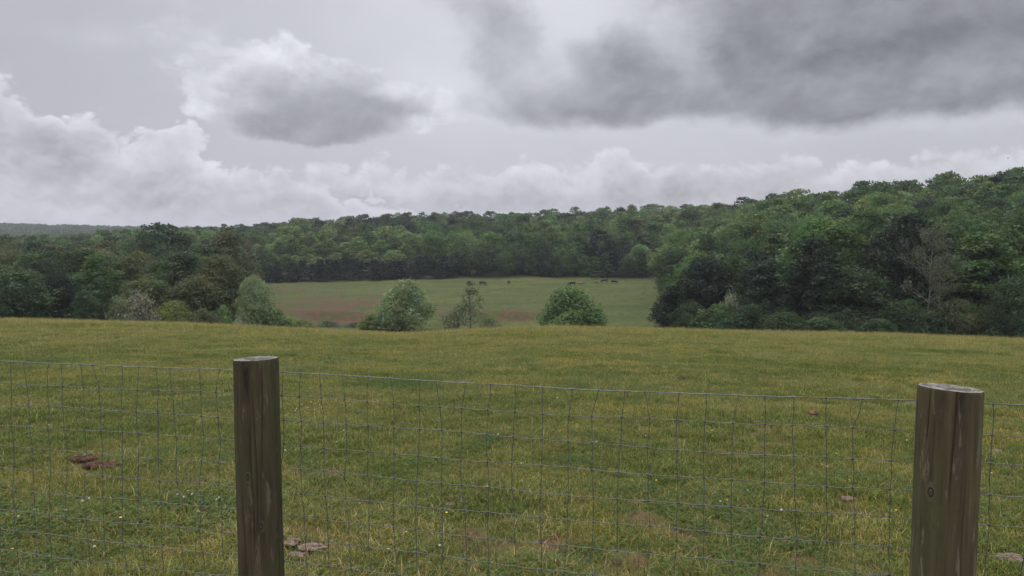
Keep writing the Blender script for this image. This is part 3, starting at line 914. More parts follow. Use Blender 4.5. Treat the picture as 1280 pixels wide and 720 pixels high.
# all candidate trees, nearest first
CAND = []
for h in HERO:
    kind, px, d, top, wpx, colour, label = h
    X = (px - 640) / F * d; zb = gz(X, d)
    Hh = (290 - top) / F * d + CAM_H - zb
    CAND.append(dict(kind=kind, px=px, X=X, Y=d, H=max(1.0, Hh), W=wpx / F * d, colour=colour, label=label, hero=True))

# dark cedars and young poplars along the back of the valley pasture
for i, px in enumerate(np.arange(338, 566, 10.5)):
    px = px + prng.normal(0, 2); d = 258 + prng.uniform(0, 7)
    CAND.append(dict(kind='cedar', px=px, X=(px - 640) / F * d, Y=d, H=prng.uniform(5.2, 8.2), W=prng.uniform(4.8, 6.8), colour='blackish green',
                     label='blackish cedar in the dark row along the back of the valley pasture', group='dark cedars behind the valley pasture'))
for i, px in enumerate(np.arange(332, 580, 13.0)):
    px = px + prng.normal(0, 3); d = 268 + prng.uniform(0, 5)
    CAND.append(dict(kind='cedar', px=px, X=(px - 640) / F * d, Y=d, H=prng.uniform(4.8, 7.0), W=prng.uniform(6, 7.5), colour='blackish green',
                     label='blackish cedar in the dark row along the back of the valley pasture', group='dark cedars behind the valley pasture'))
for px in list(np.arange(575, 826, 15.0)):
    px = px + prng.normal(0, 4); d = 262 + prng.uniform(0, 8)
    CAND.append(dict(kind='cedar' if prng.random() < .4 else 'broad', px=px, X=(px - 640) / F * d, Y=d, H=prng.uniform(6, 9), W=prng.uniform(5.5, 8), colour=['dark green', 'mid green', 'blackish green'][prng.integers(3)],
                     label='dark low tree at the wood edge behind the grazing cows', group='low trees at the wood edge behind the cows'))
for (px, top, c) in [(432, 303, 'light green'), (447, 296, 'light green'), (388, 318, 'light green'), (476, 300, 'fresh green'), (411, 298, 'fresh green'), (356, 318, 'fresh green'), (370, 322, 'light green'),
                     (340, 316, 'fresh green'), (420, 316, 'light green'), (458, 312, 'yellow green'), (399, 326, 'yellow green'), (380, 306, 'fresh green'), (327, 308, 'mid green'), (492, 312, 'light green'), (508, 306, 'fresh green'),
                     (350, 302, 'mid green'), (398, 304, 'fresh green'), (310, 314, 'light green'), (365, 297, 'mid green')]:
    d = 276 + prng.uniform(0, 14) + (330 - top) * 0.6
    X = (px - 640) / F * d
    H = (290 - top) / F * d + CAM_H - gz(X, d)
    CAND.append(dict(kind='poplar', px=px, X=X, Y=d, H=max(6, H), W=prng.uniform(6.0, 8.5), colour=c,
                     label='%s young pointed tree behind the dark cedar row' % c, group='%s young pointed trees behind the cedars' % c))

# undergrowth along the feet of both woods
for px in list(np.arange(866, 1300, 15.0)) + list(np.arange(-10, 300, 17.0)):
    px = px + prng.normal(0, 4); right = px > 600; d = float(wood_start(px)) + (prng.uniform(-1, 6) if right else prng.uniform(5, 11))
    CAND.append(dict(kind='shrub', px=px, X=(px - 640) / F * d, Y=d, H=prng.uniform(2.2, 4.4), W=prng.uniform(3.6, 6.0), colour=['dark green', 'mid green', 'blackish green', 'olive'][prng.choice(4, p=[.4, .3, .15, .15] if right else [.3, .2, .1, .4])],
                     label='low bushy undergrowth at the foot of the %s wood' % ('right' if right else 'left'), group='undergrowth along the foot of the %s wood' % ('right' if right else 'left')))

# woods filling the slopes
def zone_words(px, d):
    names = [(90, 'at the far left'), (200, 'left of the left fence post'), (340, 'above the left fence post'), (470, 'behind the dark cedar row'), (560, 'behind the round pale green tree'),
             (690, 'behind the two lone cows'), (800, 'behind the cow herd'), (905, 'above the dark oval cedar'), (1040, 'above the tall leafy tree'), (1150, 'above the drooping dark tree'), (1400, 'above the right fence post')]
    for lim, w in names:
        if px < lim: return w

def fill(d0, d1, spacing, px0, px1):
    pts = []
    d = d0
    while d < d1:
        sp = spacing * (1 + 0.0 * d)
        X = (px0 - 640) / F * d + prng.uniform(0, sp)
        while X < (px1 - 640) / F * d:
            x = X + prng.normal(0, sp * .25); y = d + prng.uniform(-.5, .5) * sp
            px = x / y * F + 640
            if y > wood_start(px) + 3 and not (300 < px < 572 and y < 312): pts.append((x, y, px))
            X += sp
        d += sp * 0.85
    return pts

def colour_for(px, d, x, y):
    n = fbm(np.array([x / 40.0]), np.array([y / 40.0]), 77, 3)[0] + prng.normal(0, 0.15)
    if px < 310 and d < 260:
        return 'dark green' if n < .42 else 'olive' if n < .56 else 'mid green' if n < .66 else 'brownish olive'
    if px > 830 and d < 200:
        return 'blackish green' if n < .36 else 'dark green' if n < .50 else 'mid green' if n < .66 else 'fresh green'
    return 'blackish green' if n < .22 else 'dark green' if n < .40 else 'mid green' if n < .56 else 'fresh green' if n < .69 else 'olive' if n < 0.76 else 'light green'

pts = fill(112, 262, 7.6, -70, 330) + fill(95, 262, 7.6, 845, 1360) + fill(266, 420, 9.4, -70, 1360) + fill(420, 720, 10.5, -60, 1350)
for (x, y, px) in pts:
    k = prng.random()
    kind = 'broad' if k < .62 else 'tall' if k < .86 else 'poplar' if k < .95 else 'cedar'
    H = {'broad': prng.uniform(8.5, 14.5), 'tall': prng.uniform(11, 17), 'poplar': prng.uniform(10, 14), 'cedar': prng.uniform(7, 10)}[kind]
    if y < 200: H *= 0.9
    if px < 330: H *= (0.84 if y < 262 else 0.78) + 0.13 * float(sstep(95, 150, px))
    W = H * {'broad': prng.uniform(.68, 1.0), 'tall': prng.uniform(.55, .75), 'poplar': prng.uniform(.5, .68), 'cedar': prng.uniform(.55, .7)}[kind]
    c = colour_for(px, y, x, y) if kind != 'cedar' else 'blackish green'
    CAND.append(dict(kind=kind, px=px, X=x, Y=y, H=H, W=W, colour=c, label=None))
FAR = []
for (x, y, px) in fill(1120, 1450, 13, -60, 470):
    FAR.append((x, y, px))

CAND.sort(key=lambda c: c['Y'])
for c in CAND:
    zb = gz(c['X'], c['Y'])
    c['vis'], c['ytop'] = visible(c['px'], c['Y'], zb, c['H'], c['W'])
KEEP = [c for c in CAND if c.get('hero') or c['vis'] > 5]
KEEP.sort(key=lambda c: -(1e9 if c.get('hero') or c['kind'] == 'shrub' else c['vis']))
N_IND = 292 + sum(1 for c in KEEP if c['kind'] in ('shrub', 'scrub'))
KINDW = {'broad': 'broad-crowned tree', 'tall': 'tall narrow tree', 'poplar': 'pointed tree', 'cedar': 'dark cedar'}
sky_line = {}
for c in KEEP:
    b = int(c['px'] // 12)
    if b not in sky_line or c['ytop'] < sky_line[b]['ytop']: sky_line[b] = c
for i, c in enumerate(KEEP[:N_IND]):
    lod = 0 if c['Y'] < 185 else 1
    if c['kind'] in ('willow', 'shrub', 'scrub', 'sapling'): lod = 0
    lab, grp = c['label'], c.get('group')
    if lab is None:
        tier = 'on the skyline' if c in sky_line.values() and c['Y'] > 200 else 'low in the woods' if c['Y'] < 200 else 'midway up the wooded slope' if c['Y'] < 330 else 'high on the wooded slope'
        lab = '%s %s %s %s' % (c['colour'], KINDW[c['kind']] if c['kind'] != 'cedar' else 'cedar', tier, zone_words(c['px'], c['Y']))
        grp = lab.replace('tree', 'trees').replace(' cedar', ' cedars', 1)
    plant(c['kind'], c['X'], c['Y'], c['H'], c['W'], c['colour'], lod, lab, grp)

# the rest of the woods and the far ridge: one mass
def merged_woods():
    Vs, Qs, Ts, k = [], [], [], 0
    def add(T, X, Y, H, W, col, thin=1.0, big=1.0):
        nonlocal k
        LV, LQ, LT = T['leaf']
        V = LV.reshape(-1, 4, 3); t = LT.reshape(-1, 4, 3)
        if thin < 1:
            m = prng.random(len(V)) < thin
            V = V[m]; t = t[m]
            ce = V.mean(1, keepdims=True); V = ce + (V - ce) * big
        a = prng.uniform(0, 6.28); ca, sa = math.cos(a), math.sin(a)
        V = V.reshape(-1, 3) * np.array([W / T['W'], W / T['W'], H / T['H']])
        V = np.stack([V[:, 0] * ca - V[:, 1] * sa + X, V[:, 0] * sa + V[:, 1] * ca + Y, V[:, 2] + gz(X, Y)], -1)
        Vs.append(V); Ts.append(t.reshape(-1, 3) * np.array(col)); Qs.append(np.arange(len(V)).reshape(-1, 4) + k); k += len(V)
    for c in KEEP[N_IND:]:
        L = LIB[(c['kind'], 1)]
        add(L[prng.integers(len(L))], c['X'], c['Y'], c['H'], c['W'], jitter(PAL[c['colour']]), 0.5, 1.3)
    for (x, y, px) in FAR:
        L = LIB[('broad', 1)]
        H = prng.uniform(9, 15)
        add(L[prng.integers(len(L))], x, y, H, prng.uniform(11, 16), jitter(PAL[['dark green', 'mid green', 'olive'][prng.integers(3)]]), 0.07, 3.4)
    me = mesh_np('distant_woods', np.vstack(Vs), np.vstack(Qs), [M_WOODS], np.vstack(Ts))
    o = link('distant_woods', me)
    tag(o, 'mass of small distant treetops filling the wooded slopes and the far ridge', 'woods', kind='stuff')
merged_woods()
print('trees kept', len(KEEP), 'of', len(CAND), 'far', len(FAR))

# grey dead tree in the right wood
def dead_tree(px, d, top, label, seed, spread=1.0, thick=1.0, leafy=6):
    rng = np.random.default_rng(seed)
    X, Y, z = at(px, d)
    H = (290 - top) / F * d + CAM_H - z
    root = empty('dead_tree', (X, Y, z - 0.1)); tag(root, label, 'tree')
    zz = np.linspace(0, H, 12); f = zz / H
    ax = np.stack([np.cumsum(rng.normal(0, .05, 12)), np.cumsum(rng.normal(0, .05, 12)), zz], -1)
    tr = [tube(ax, 0.17 * thick * (1 - .85 * f) + 0.012, 8)]
    br = []
    for i in range(34):
        t = rng.uniform(.28, .97); st = np.array([np.interp(t, f, ax[:, q]) for q in range(3)])
        a = rng.uniform(0, 6.28); ln = H * (0.34 * (1 - t) + 0.08) * rng.uniform(.7, 1.3) * spread
        en = st + np.array([math.cos(a) * ln, math.sin(a) * ln, ln * rng.uniform(.3, 1.0)])
        tt = np.linspace(0, 1, 6)[:, None]
        cur = st + (en - st) * tt + rng.normal(0, .03 * ln, (6, 3)) * tt
        r0 = 0.06 * thick * (1 - t) + 0.02
        br.append(tube(cur, np.linspace(r0, 0.012, 6), 5))
        for q in range(4):
            s0 = cur[rng.integers(2, 6)]; l2 = ln * rng.uniform(.2, .45)
            e0 = s0 + unit(rng.normal(size=3) + np.array([math.cos(a) * .7, math.sin(a) * .7, .7])) * l2
            br.append(tube(np.array([s0, (s0 + e0) / 2 + rng.normal(0, .05 * l2, 3), e0]), np.array([0.018, .013, .008]), 4))
    V, Q = join(tr); link('trunk', mesh_np('dead_trunk', V, Q, [M_DEAD], None, True), root)
    tips = np.vstack([b[0][-4:] for b in br]); nl = int(len(tips) * leafy)
    if nl:
        pk = tips[rng.integers(0, len(tips), nl)] + rng.normal(0, .28, (nl, 3))
        LV, LQ, LT = leaves(rng, pk, unit(rng.normal(size=(nl, 3)) + np.array([0, 0, .4])), 0.10, np.repeat(rng.uniform(.75, 1.25, (nl, 1)), 3, 1))
        lo = link('crown', mesh_np('thin_crown', LV, LQ, [M_LEAF], LT), root); lo.color = (0.088, 0.098, 0.058, 1)
    V, Q = join(br); link('branches', mesh_np('dead_branches', V, Q, [M_DEAD], None, True), root)
dead_tree(1164, 88, 284, 'greyish half-bare tree with thin pale leaves in the right wood', 5, 0.85, .55, 5)
dead_tree(1178, 87, 316, 'shorter pale bare snag beside the greyish half-bare tree', 9, 0.5, 0.6, 1)

# ----------------------------------------------------------------------------
# grass: tufts instanced over the near pasture
# ----------------------------------------------------------------------------
G_GREEN = np.array([0.130, 0.166, 0.032]); G_OLIVE = np.array([0.190, 0.181, 0.043]); G_STRAW = np.array([0.308, 0.262, 0.106]); G_DARK = np.array([0.078, 0.104, 0.027])
def blades(rng, n, radius, h0, h1, w, lean, mix, curl=0.5):
    ang = rng.uniform(0, 6.283, n); rr = radius * np.sqrt(rng.random(n))
    bx, by = np.cos(ang) * rr, np.sin(ang) * rr
    h = rng.uniform(h0, h1, n); da = rng.uniform(0, 6.283, n); ln = h * rng.uniform(0.1, lean, n)
    dx, dy = np.cos(da), np.sin(da)
    ta = da + np.pi / 2 + rng.normal(0, .6, n)
    wx, wy = np.cos(ta), np.sin(ta)
    ww = w * rng.uniform(.6, 1.3, n)
    V = np.zeros((n, 5, 3))
    for k, (f, wf) in enumerate(((0, .8), (.55, 1.0))):
        cx = bx + dx * ln * f ** 1.8; cy = by + dy * ln * f ** 1.8; cz = h * (f - curl * .25 * f * f * (ln / h)) - (0.012 if k == 0 else 0)
        V[:, 2 * k] = np.stack([cx - wx * ww * wf / 2, cy - wy * ww * wf / 2, cz], -1)
        V[:, 2 * k + 1] = np.stack([cx + wx * ww * wf / 2, cy + wy * ww * wf / 2, cz], -1)
    V[:, 4] = np.stack([bx + dx * ln, by + dy * ln, h * (1 - curl * .35 * (ln / h))], -1)
    i = np.arange(n)[:, None] * 5
    Q = i + np.array([[0, 1, 3, 2]]); Tt = i + np.array([[2, 3, 4]])
    pal = np.array([G_GREEN, G_OLIVE, G_STRAW, G_DARK])
    c = pal[rng.choice(4, n, p=np.array(mix) / sum(mix))] * rng.uniform(.62, 1.38, (n, 1)) * rng.uniform(.93, 1.07, (n, 3))
    return V.reshape(-1, 3), Q, Tt, np.repeat(c, 5, 0)

def clover(rng, n, radius):
    Vs, Qs, Cs, k = [], [], [], 0
    for i in range(n):
        a = rng.uniform(0, 6.28); r = radius * math.sqrt(rng.random()); c = np.array([math.cos(a) * r, math.sin(a) * r, rng.uniform(.015, .05)])
        s = rng.uniform(.005, .009); ph = rng.uniform(0, 6.28); col = np.array([0.075, 0.12, 0.035]) * rng.uniform(.7, 1.3)
        for q in range(3):
            b = ph + q * 2.094; d = np.array([math.cos(b), math.sin(b), rng.uniform(-.1, .35)]); e = np.array([-math.sin(b), math.cos(b), 0])
            Vs.append(np.array([c, c + d * s + e * s * .75, c + d * s * 1.9, c + d * s - e * s * .75])); Qs.append(np.arange(4)[None] + k); Cs.append(np.tile(col, (4, 1))); k += 4
    return np.vstack(Vs), np.vstack(Qs), np.zeros((0, 3), int), np.vstack(Cs)

def tuft_mesh(name, sets):
    Vs, Qs, Ts, Cs, k = [], [], [], [], 0
    for V, Q, T, C in sets:
        Vs.append(V); Qs.append(Q + k); Ts.append(T + k); Cs.append(C); k += len(V)
    return mesh_np(name, np.vstack(Vs), [np.vstack(Qs), np.vstack(Ts)], [M_GRASS], np.vstack(Cs))

def grass_field():
    rng = np.random.default_rng(11)
    tufts = bpy.data.collections.new('grass_tufts')
    kinds = []
    def add(me):
        o = bpy.data.objects.new('tuft_%02d' % len(kinds), me); tufts.objects.link(o); kinds.append(o)
    for i in range(4):   # 0-3 short mixed sward
        add(tuft_mesh('sward', [blades(rng, 110, .13, .020, .062, .0036, 1.7, (3.6, 3.8, 3.2, 1.4)), clover(rng, 4, .12)]))
    for i in range(3):   # 4-6 lush tuft
        add(tuft_mesh('lush', [blades(rng, 60, .09, .03, .085, .0046, 1.5, (5, 1.8, .5, 3))]))
    for i in range(2):   # 7-8 dry
        add(tuft_mesh('dry', [blades(rng, 65, .12, .02, .07, .004, 2.2, (1, 2.5, 4, .8))]))
    for i in range(2):   # 9-10 seeding stems
        add(tuft_mesh('seeding', [blades(rng, 16, .12, .08, .20, .0022, .7, (.5, 1.6, 3, .1), .2), blades(rng, 60, .12, .02, .06, .0036, 1.6, (3, 3, 2, 1))]))
    add(tuft_mesh('clover_patch', [clover(rng, 34, .14), blades(rng, 70, .13, .02, .06, .0036, 1.5, (4, 3, 1.2, 1.6))]))  # 11
    for i in range(3):   # 12-14 long loose blades
        add(tuft_mesh('long', [blades(rng, 14, .11, .06, .13, .0045, 1.5, (5, 2.5, 1.6, 2), .9), blades(rng, 40, .12, .02, .06, .0036, 1.6, (4, 3, 1.5, 2))]))
    def ring(d0, d1, dens, smin, smax):
        out = []
        half = .74 * d1 + 3.8
        n = int(2 * half * (d1 - d0) * dens)
        d = rng.uniform(d0, d1, n); x = rng.uniform(-half, half, n)
        k = np.abs(x) < .74 * d + 3.8
        return x[k], d[k], rng.uniform(smin, smax, k.sum())
    P = [ring(0.6, 7.5, 170, .75, 1.15), ring(7.5, 13, 120, .8, 1.2), ring(13, 24, 70, .9, 1.3), ring(24, 40, 40, 1.0, 1.5), ring(40, 70, 22, 1.1, 1.6)]
    vd = np.sqrt(rng.uniform(112 ** 2, 262 ** 2, 6000)); vu = rng.uniform(-.37, .23, 6000)
    vk = vd < wood_start(vu * F + 640) - 1
    P.append((vu[vk] * vd[vk], vd[vk], rng.uniform(1.0, 2.6, vk.sum())))
    X = np.concatenate([p[0] for p in P]); Y = np.concatenate([p[1] for p in P]); s = np.concatenate([p[2] for p in P])
    b = np.maximum(bare_at(X, Y) * (Y < 80), valley_bare(X, Y) * 1.4 * (Y > 100))
    for (cx, cy, cw) in CLEAR:
        b = np.maximum(b, 1.25 * (np.hypot(X - cx, Y - cy) < cw))
    m = rng.random(len(X)) > b * 0.80
    X, Y, s = X[m], Y[m], s[m]; b = b[m]
    n = len(X)
    lushn = fbm(X / 1.3, Y / 1.3, 71, 4); dryn = fbm(X / 2.2, Y / 2.2, 81, 4); clv = fbm(X / 1.0, Y / 1.0, 91, 3)
    r = rng.random(n)
    idx = rng.integers(0, 4, n)
    idx = np.where((clv > .60) & (r < .5), 11, idx)
    idx = np.where((lushn > .56) & (r < .55), rng.integers(4, 7, n), idx)
    idx = np.where((dryn > .54) & (r > .62), rng.integers(7, 9, n), idx)
    seedp = 0.003 + 0.22 * sstep(18, 36, Y) + 0.10 * sstep(.55, .68, fbm(X / 3.5, Y / 3.5, 101, 3)) * sstep(9, 16, Y)
    idx = np.where(rng.random(n) < seedp, rng.integers(9, 11, n), idx)
    longp = sstep(.46, .62, fbm(X / 0.9 + 5, Y / 0.9, 121, 3)) * .32 * sstep(10, 5, Y) + .02
    idx = np.where((rng.random(n) < longp) & (Y < 16), rng.integers(12, 15, n), idx)
    idx = np.where(Y > 105, np.where(rng.random(n) < .5, rng.integers(0, 4, n), rng.integers(4, 7, n)), idx)
    s = s * np.where(idx >= 9, 1.0, 1) * (1 - .35 * b) * (.8 + .5 * fbm(X / .7, Y / .7, 111, 2))
    z = ground(X, Y)
    me = bpy.data.meshes.new('grass'); me.vertices.add(n)
    me.vertices.foreach_set('co', np.stack([X, Y, z], -1).ravel())
    for nm, ty, val in (('kind_index', 'INT', idx.astype(np.int32)), ('size', 'FLOAT', s), ('turn', 'FLOAT', rng.uniform(0, 6.283, n))):
        a = me.attributes.new(nm, ty, 'POINT'); a.data.foreach_set('value', val)
    me.materials.append(M_GRASS)
    o = link('grass', me); tag(o, 'short mixed pasture grass with clover covering the near slope', 'grass', kind='stuff')
    ng = bpy.data.node_groups.new('grass_scatter', 'GeometryNodeTree')
    ng.interface.new_socket('Geometry', in_out='INPUT', socket_type='NodeSocketGeometry')
    ng.interface.new_socket('Geometry', in_out='OUTPUT', socket_type='NodeSocketGeometry')
    N = ng.nodes.new; L = ng.links.new
    gi, go = N('NodeGroupInput'), N('NodeGroupOutput')
    ci = N('GeometryNodeCollectionInfo'); ci.inputs['Collection'].default_value = tufts
    ci.inputs['Separate Children'].default_value = True; ci.inputs['Reset Children'].default_value = True
    ip = N('GeometryNodeInstanceOnPoints'); ip.inputs['Pick Instance'].default_value = True
    def na(name, ty):
        q = N('GeometryNodeInputNamedAttribute'); q.data_type = ty; q.inputs['Name'].default_value = name
        return q.outputs['Attribute']
    cx = N('ShaderNodeCombineXYZ'); L(na('turn', 'FLOAT'), cx.inputs[2])
    e2r = N('FunctionNodeEulerToRotation'); L(cx.outputs[0], e2r.inputs[0])
    L(gi.outputs[0], ip.inputs['Points']); L(ci.outputs[0], ip.inputs['Instance']); L(na('kind_index', 'INT'), ip.inputs['Instance Index'])
    L(e2r.outputs[0], ip.inputs['Rotation'])
    sz = N('ShaderNodeCombineXYZ'); fs = na('size', 'FLOAT')
    for i in range(3): L(fs, sz.inputs[i])
    L(sz.outputs[0], ip.inputs['Scale']); L(ip.outputs[0], go.inputs[0])
    md = o.modifiers.new('scatter', 'NODES'); md.node_group = ng
    print('grass tufts', n)
grass_field()

# ----------------------------------------------------------------------------
# fence
# ----------------------------------------------------------------------------
FP0 = np.array([-1.07, 3.10]); FP1 = np.array([1.436, 2.44])
FDIR = (FP1 - FP0) / np.linalg.norm(FP1 - FP0); FLEN = np.linalg.norm(FP1 - FP0)
FN = np.array([-FDIR[1], FDIR[0]])      # towards the field
MESH = 0.1016
def top_z(s):
    return 1.114 + 0.023 * np.clip(s / FLEN, -1, 1.6) + 0.004 * np.sin(s * 2.1 + 1) - 0.010 * np.sin(np.clip(s / FLEN, 0, 1) * np.pi)

def build_fence():
    rng = np.random.default_rng(3)
    c = FP0 + FDIR * 1.25
    root = empty('wire_fence', (c[0], c[1], gz(*c)))
    tag(root, 'woven wire mesh fence strung behind the two round wooden posts', 'fence')
    inv = Matrix.Translation(-root.location)
    s0, s1 = -36 * MESH, 58 * MESH
    rows = 13
    s = np.arange(s0, s1 + 1e-6, MESH / 4)
    off = np.array(root.location)
    rowz = [0.0] + list(np.cumsum([MESH] * 12))
    rowz = np.array(rowz)
    # common warps so that stays meet line wires
    ph = rng.uniform(0, 6.28, rows); ph2 = rng.uniform(0, 6.28, rows)
    def row_point(k, q):
        q = np.asarray(q, float)
        z = top_z(q) - rowz[k] + (0.0035 * np.sin(q * 3.1 + ph[k]) + 0.002 * np.sin(q * 9.7 + ph2[k])) * (0.4 if k == 0 else 1.0)
        o = 0.006 * np.sin(q * 2.3 + ph2[k]) + 0.004 * np.sin(k * 0.9 + q)
        return np.stack([FP0[0] + FDIR[0] * q + FN[0] * o, FP0[1] + FDIR[1] * q + FN[1] * o, z], -1)
    for k in range(rows):
        V = row_point(k, s)
        crimp = np.where((np.arange(len(s)) % 4) == 2, -0.0022, 0.0)
        V[:, 2] += crimp * (0.4 if k == 0 else 1)
        T, Q = tube(V - off, 0.0019 if k == 0 else 0.00135, 6)
        link('line_wire', mesh_np('line_wire', T, Q, [M_WIRE if k == 0 else M_WIRE_MID], None, True), root)
    nst = int(round((s1 - s0) / MESH)) + 1
    for i in range(nst):
        q = s0 + i * MESH + rng.normal(0, .004)
        wob = np.cumsum(rng.normal(0, .0045, rows)); wob -= wob.mean()
        wob[0] += rng.normal(0.004, .010)
        parts = []; pts = []
        for k in range(rows):
            p = row_point(k, np.array([q + wob[k]]))[0] + np.array([FN[0], FN[1], 0]) * 0.0024
            pts.append(p)
        pts = np.array(pts)
        dense = []
        for k in range(rows - 1):
            mid = (pts[k] + pts[k + 1]) / 2 + np.append(FDIR * rng.normal(0, .0022), 0)
            dense += [pts[k], mid]
        dense.append(pts[-1])
        parts.append(tube(np.array(dense) - off, 0.00138, 5))
        for k in range(rows):                     # wrapped knots
            d = np.append(FDIR, 0)
            w = 0.007 if k else 0.005
            parts.append(tube(np.array([pts[k] - d * w, pts[k] - d * w * .5, pts[k] + d * w * .5, pts[k] + d * w]) - off, np.array([.0025, .0038, .0038, .0025]), 6))
        V, Q = join(parts)
        link('stay_wire', mesh_np('stay_wire', V, Q, [M_WIRE_OLD], None, True), root)
build_fence()

def build_post(px, d, ztop, dia, label, lean, knots, seed, tilt, shade, checks):
    rng = np.random.default_rng(seed)
    X = (px - 640) / F * d
    g = gz(X, d)
    root = empty('fence_post', (X, d, g)); tag(root, label, 'fence post', 'round wooden fence posts')
    H = ztop - g; r = dia / 2
    n, m = 380, 300
    zz = np.linspace(-0.35, H, n); a = np.linspace(0, 2 * np.pi, m, endpoint=False)
    Z, A = np.meshgrid(zz, a, indexing='ij')
    rad = r * (1 + 0.035 * (1 - Z / H)) + 0.004 * (fbm(A * 2.2 + 1, Z * 2.0, seed, 3) - .5) * 2 + 0.0032 * (vnoise(np.cos(A) * 9 + 20, np.sin(A) * 9 + Z * 1.1, seed + 2) - .5)
    # seam between first and last column is kept smooth by sampling on the circle
    rad = r * (1 + 0.035 * (1 - Z / H)) + 0.009 * (fbm(np.cos(A) * 1.6 + 11 + Z * 0.7, np.sin(A) * 1.6 + Z * 1.9, seed, 4) - .5) + 0.0008 * (vnoise(np.cos(A) * 11 + 20, np.sin(A) * 11 + Z * .9, seed + 2) - .5)
    for (ka, kz, kr, kd) in knots:
        da = np.angle(np.exp(1j * (A - ka))) * r
        q = np.hypot(da, (Z - kz) * 0.8)
        rad = rad + kd * np.exp(-(q / kr) ** 2)
    allc = [(rng.uniform(0, 6.28), rng.uniform(.2, H), rng.uniform(.15, .45)) for c in range(7)] + checks
    for c, (ca, cz, cl) in enumerate(allc):  # drying checks
        da = np.angle(np.exp(1j * (A - ca - 0.05 * np.sin(Z * 9 + c)))) * r
        rad = rad - 0.007 * np.exp(-(da / 0.0026) ** 2) * np.exp(-((Z - cz) / cl) ** 4)
    rad = rad * np.where(Z > H - 0.004, 0.985 - 0.03 * np.clip(fbm(np.cos(A) * 5 + 3, np.sin(A) * 5, seed + 5, 3) - .5, 0, 1), 1.0) - 0.004 * sstep(H - .03, H, Z) * sstep(.55, .75, vnoise(np.cos(A) * 6 + 9, np.sin(A) * 6, seed + 7))
    cx = lean[0] * (Z / H) ; cy = lean[1] * (Z / H)
    VX = np.cos(A) * rad + cx; VY = np.sin(A) * rad + cy
    VZ = Z + np.where(Z > H * .5, (Z / H - .5) * 2, 0) * (VX * tilt[0] + VY * tilt[1])
    V = np.stack([VX, VY, VZ], -1).reshape(-1, 3)
    i = np.arange(n * m).reshape(n, m); j = np.roll(i, -1, 1)
    Q = np.stack([i[:-1], j[:-1], j[1:], i[1:]], -1).reshape(-1, 4)
    kq = np.zeros_like(A); kp = np.ones_like(A) * 9
    for (ka, kz, kr, kd) in knots:
        q = np.hypot(np.angle(np.exp(1j * (A - ka))) * r, (Z - kz) * 0.62) / kr
        kp = np.minimum(kp, q)
    kp = np.clip(kp, 0, 4).reshape(-1) / 4
    sh = link('shaft', mesh_np('post_shaft', V, Q, [M_POST], np.stack([kp] * 3, -1), True, 'knot'), root); sh.color = (*shade, 1)
    # sawn top
    rings = 12; top = V.reshape(n, m, 3)[-1]; ce = top.mean(0)
    TV = []
    for k in range(rings):
        f = 1 - k / rings
        ringv = ce + (top - ce) * f
        ringv[:, 2] += (fbm(ringv[:, 0] * 45, ringv[:, 1] * 45, seed + 9, 3) - .5) * 0.006 * min(1, k / 2) + 0.001
        TV.append(ringv)
    TV = np.vstack(TV + [ce[None]]) - ce
    ti = np.arange(rings * m).reshape(rings, m); tj = np.roll(ti, -1, 1)
    TQ = np.stack([ti[:-1], tj[:-1], tj[1:], ti[1:]], -1).reshape(-1, 4)
    TT = np.stack([ti[-1], tj[-1], np.full(m, rings * m)], -1)
    o = link('sawn_top', mesh_np('post_top', TV, [TQ, TT], [M_END], None, True), root); o.location = ce
build_post(317, 3.0, 1.186, 0.176, 'narrower round wooden fence post on the left, dark and greenish', (0.0, 0.0), [(-1.22, 0.70, .0085, .002), (-1.75, 0.90, .008, .001)], 21, (0.03, -0.05), (1.03, 1.0, 0.93), [(-2.15, 1.27, .09), (-1.55, .82, .30), (-1.05, 1.15, .22)])
build_post(1195, 2.34, 1.205, 0.184, 'thicker round wooden fence post on the right, near the photo edge', (0.0, 0.0), [(-2.55, 1.055, .0095, .003), (-1.6, .62, .006, .001)], 35, (-0.06, -0.04), (1.30, 1.25, 1.14), [(-2.75, 1.30, .10), (-1.95, 1.20, .20), (-1.5, .85, .30)])

# ----------------------------------------------------------------------------
# cows
# ----------------------------------------------------------------------------
def skin_mesh(name, verts, edges, mats, sub=2, root_i=0):
    me = bpy.data.meshes.new(name + '_skeleton')
    me.from_pydata([v[:3] for v in verts], edges, [])
    o = bpy.data.objects.new(name + '_tmp', me); COL.objects.link(o)
    md = o.modifiers.new('skin', 'SKIN'); md.use_smooth_shade = True
    sv = me.skin_vertices[0].data if me.skin_vertices else None
    if sv is None:
        me.attributes.new  # layer is created with the modifier on evaluation
        import bmesh
        bm = bmesh.new(); bm.from_mesh(me); bm.verts.layers.skin.verify(); bm.to_mesh(me); bm.free()
        sv = me.skin_vertices[0].data
    for i, v in enumerate(verts):
        rx, ry = (v[3], v[3]) if len(v) == 4 else (v[3], v[4])
        sv[i].radius = (rx, ry); sv[i].use_root = (i == root_i)
    ss = o.modifiers.new('sub', 'SUBSURF'); ss.levels = sub; ss.render_levels = sub
    dg = bpy.context.evaluated_depsgraph_get()
    out = bpy.data.meshes.new_from_object(o.evaluated_get(dg))
    bpy.data.objects.remove(o); bpy.data.meshes.remove(me)
    out.name = name; out.materials.clear()
    for m in mats: out.materials.append(m)
    for p in out.polygons: p.use_smooth = True
    return out

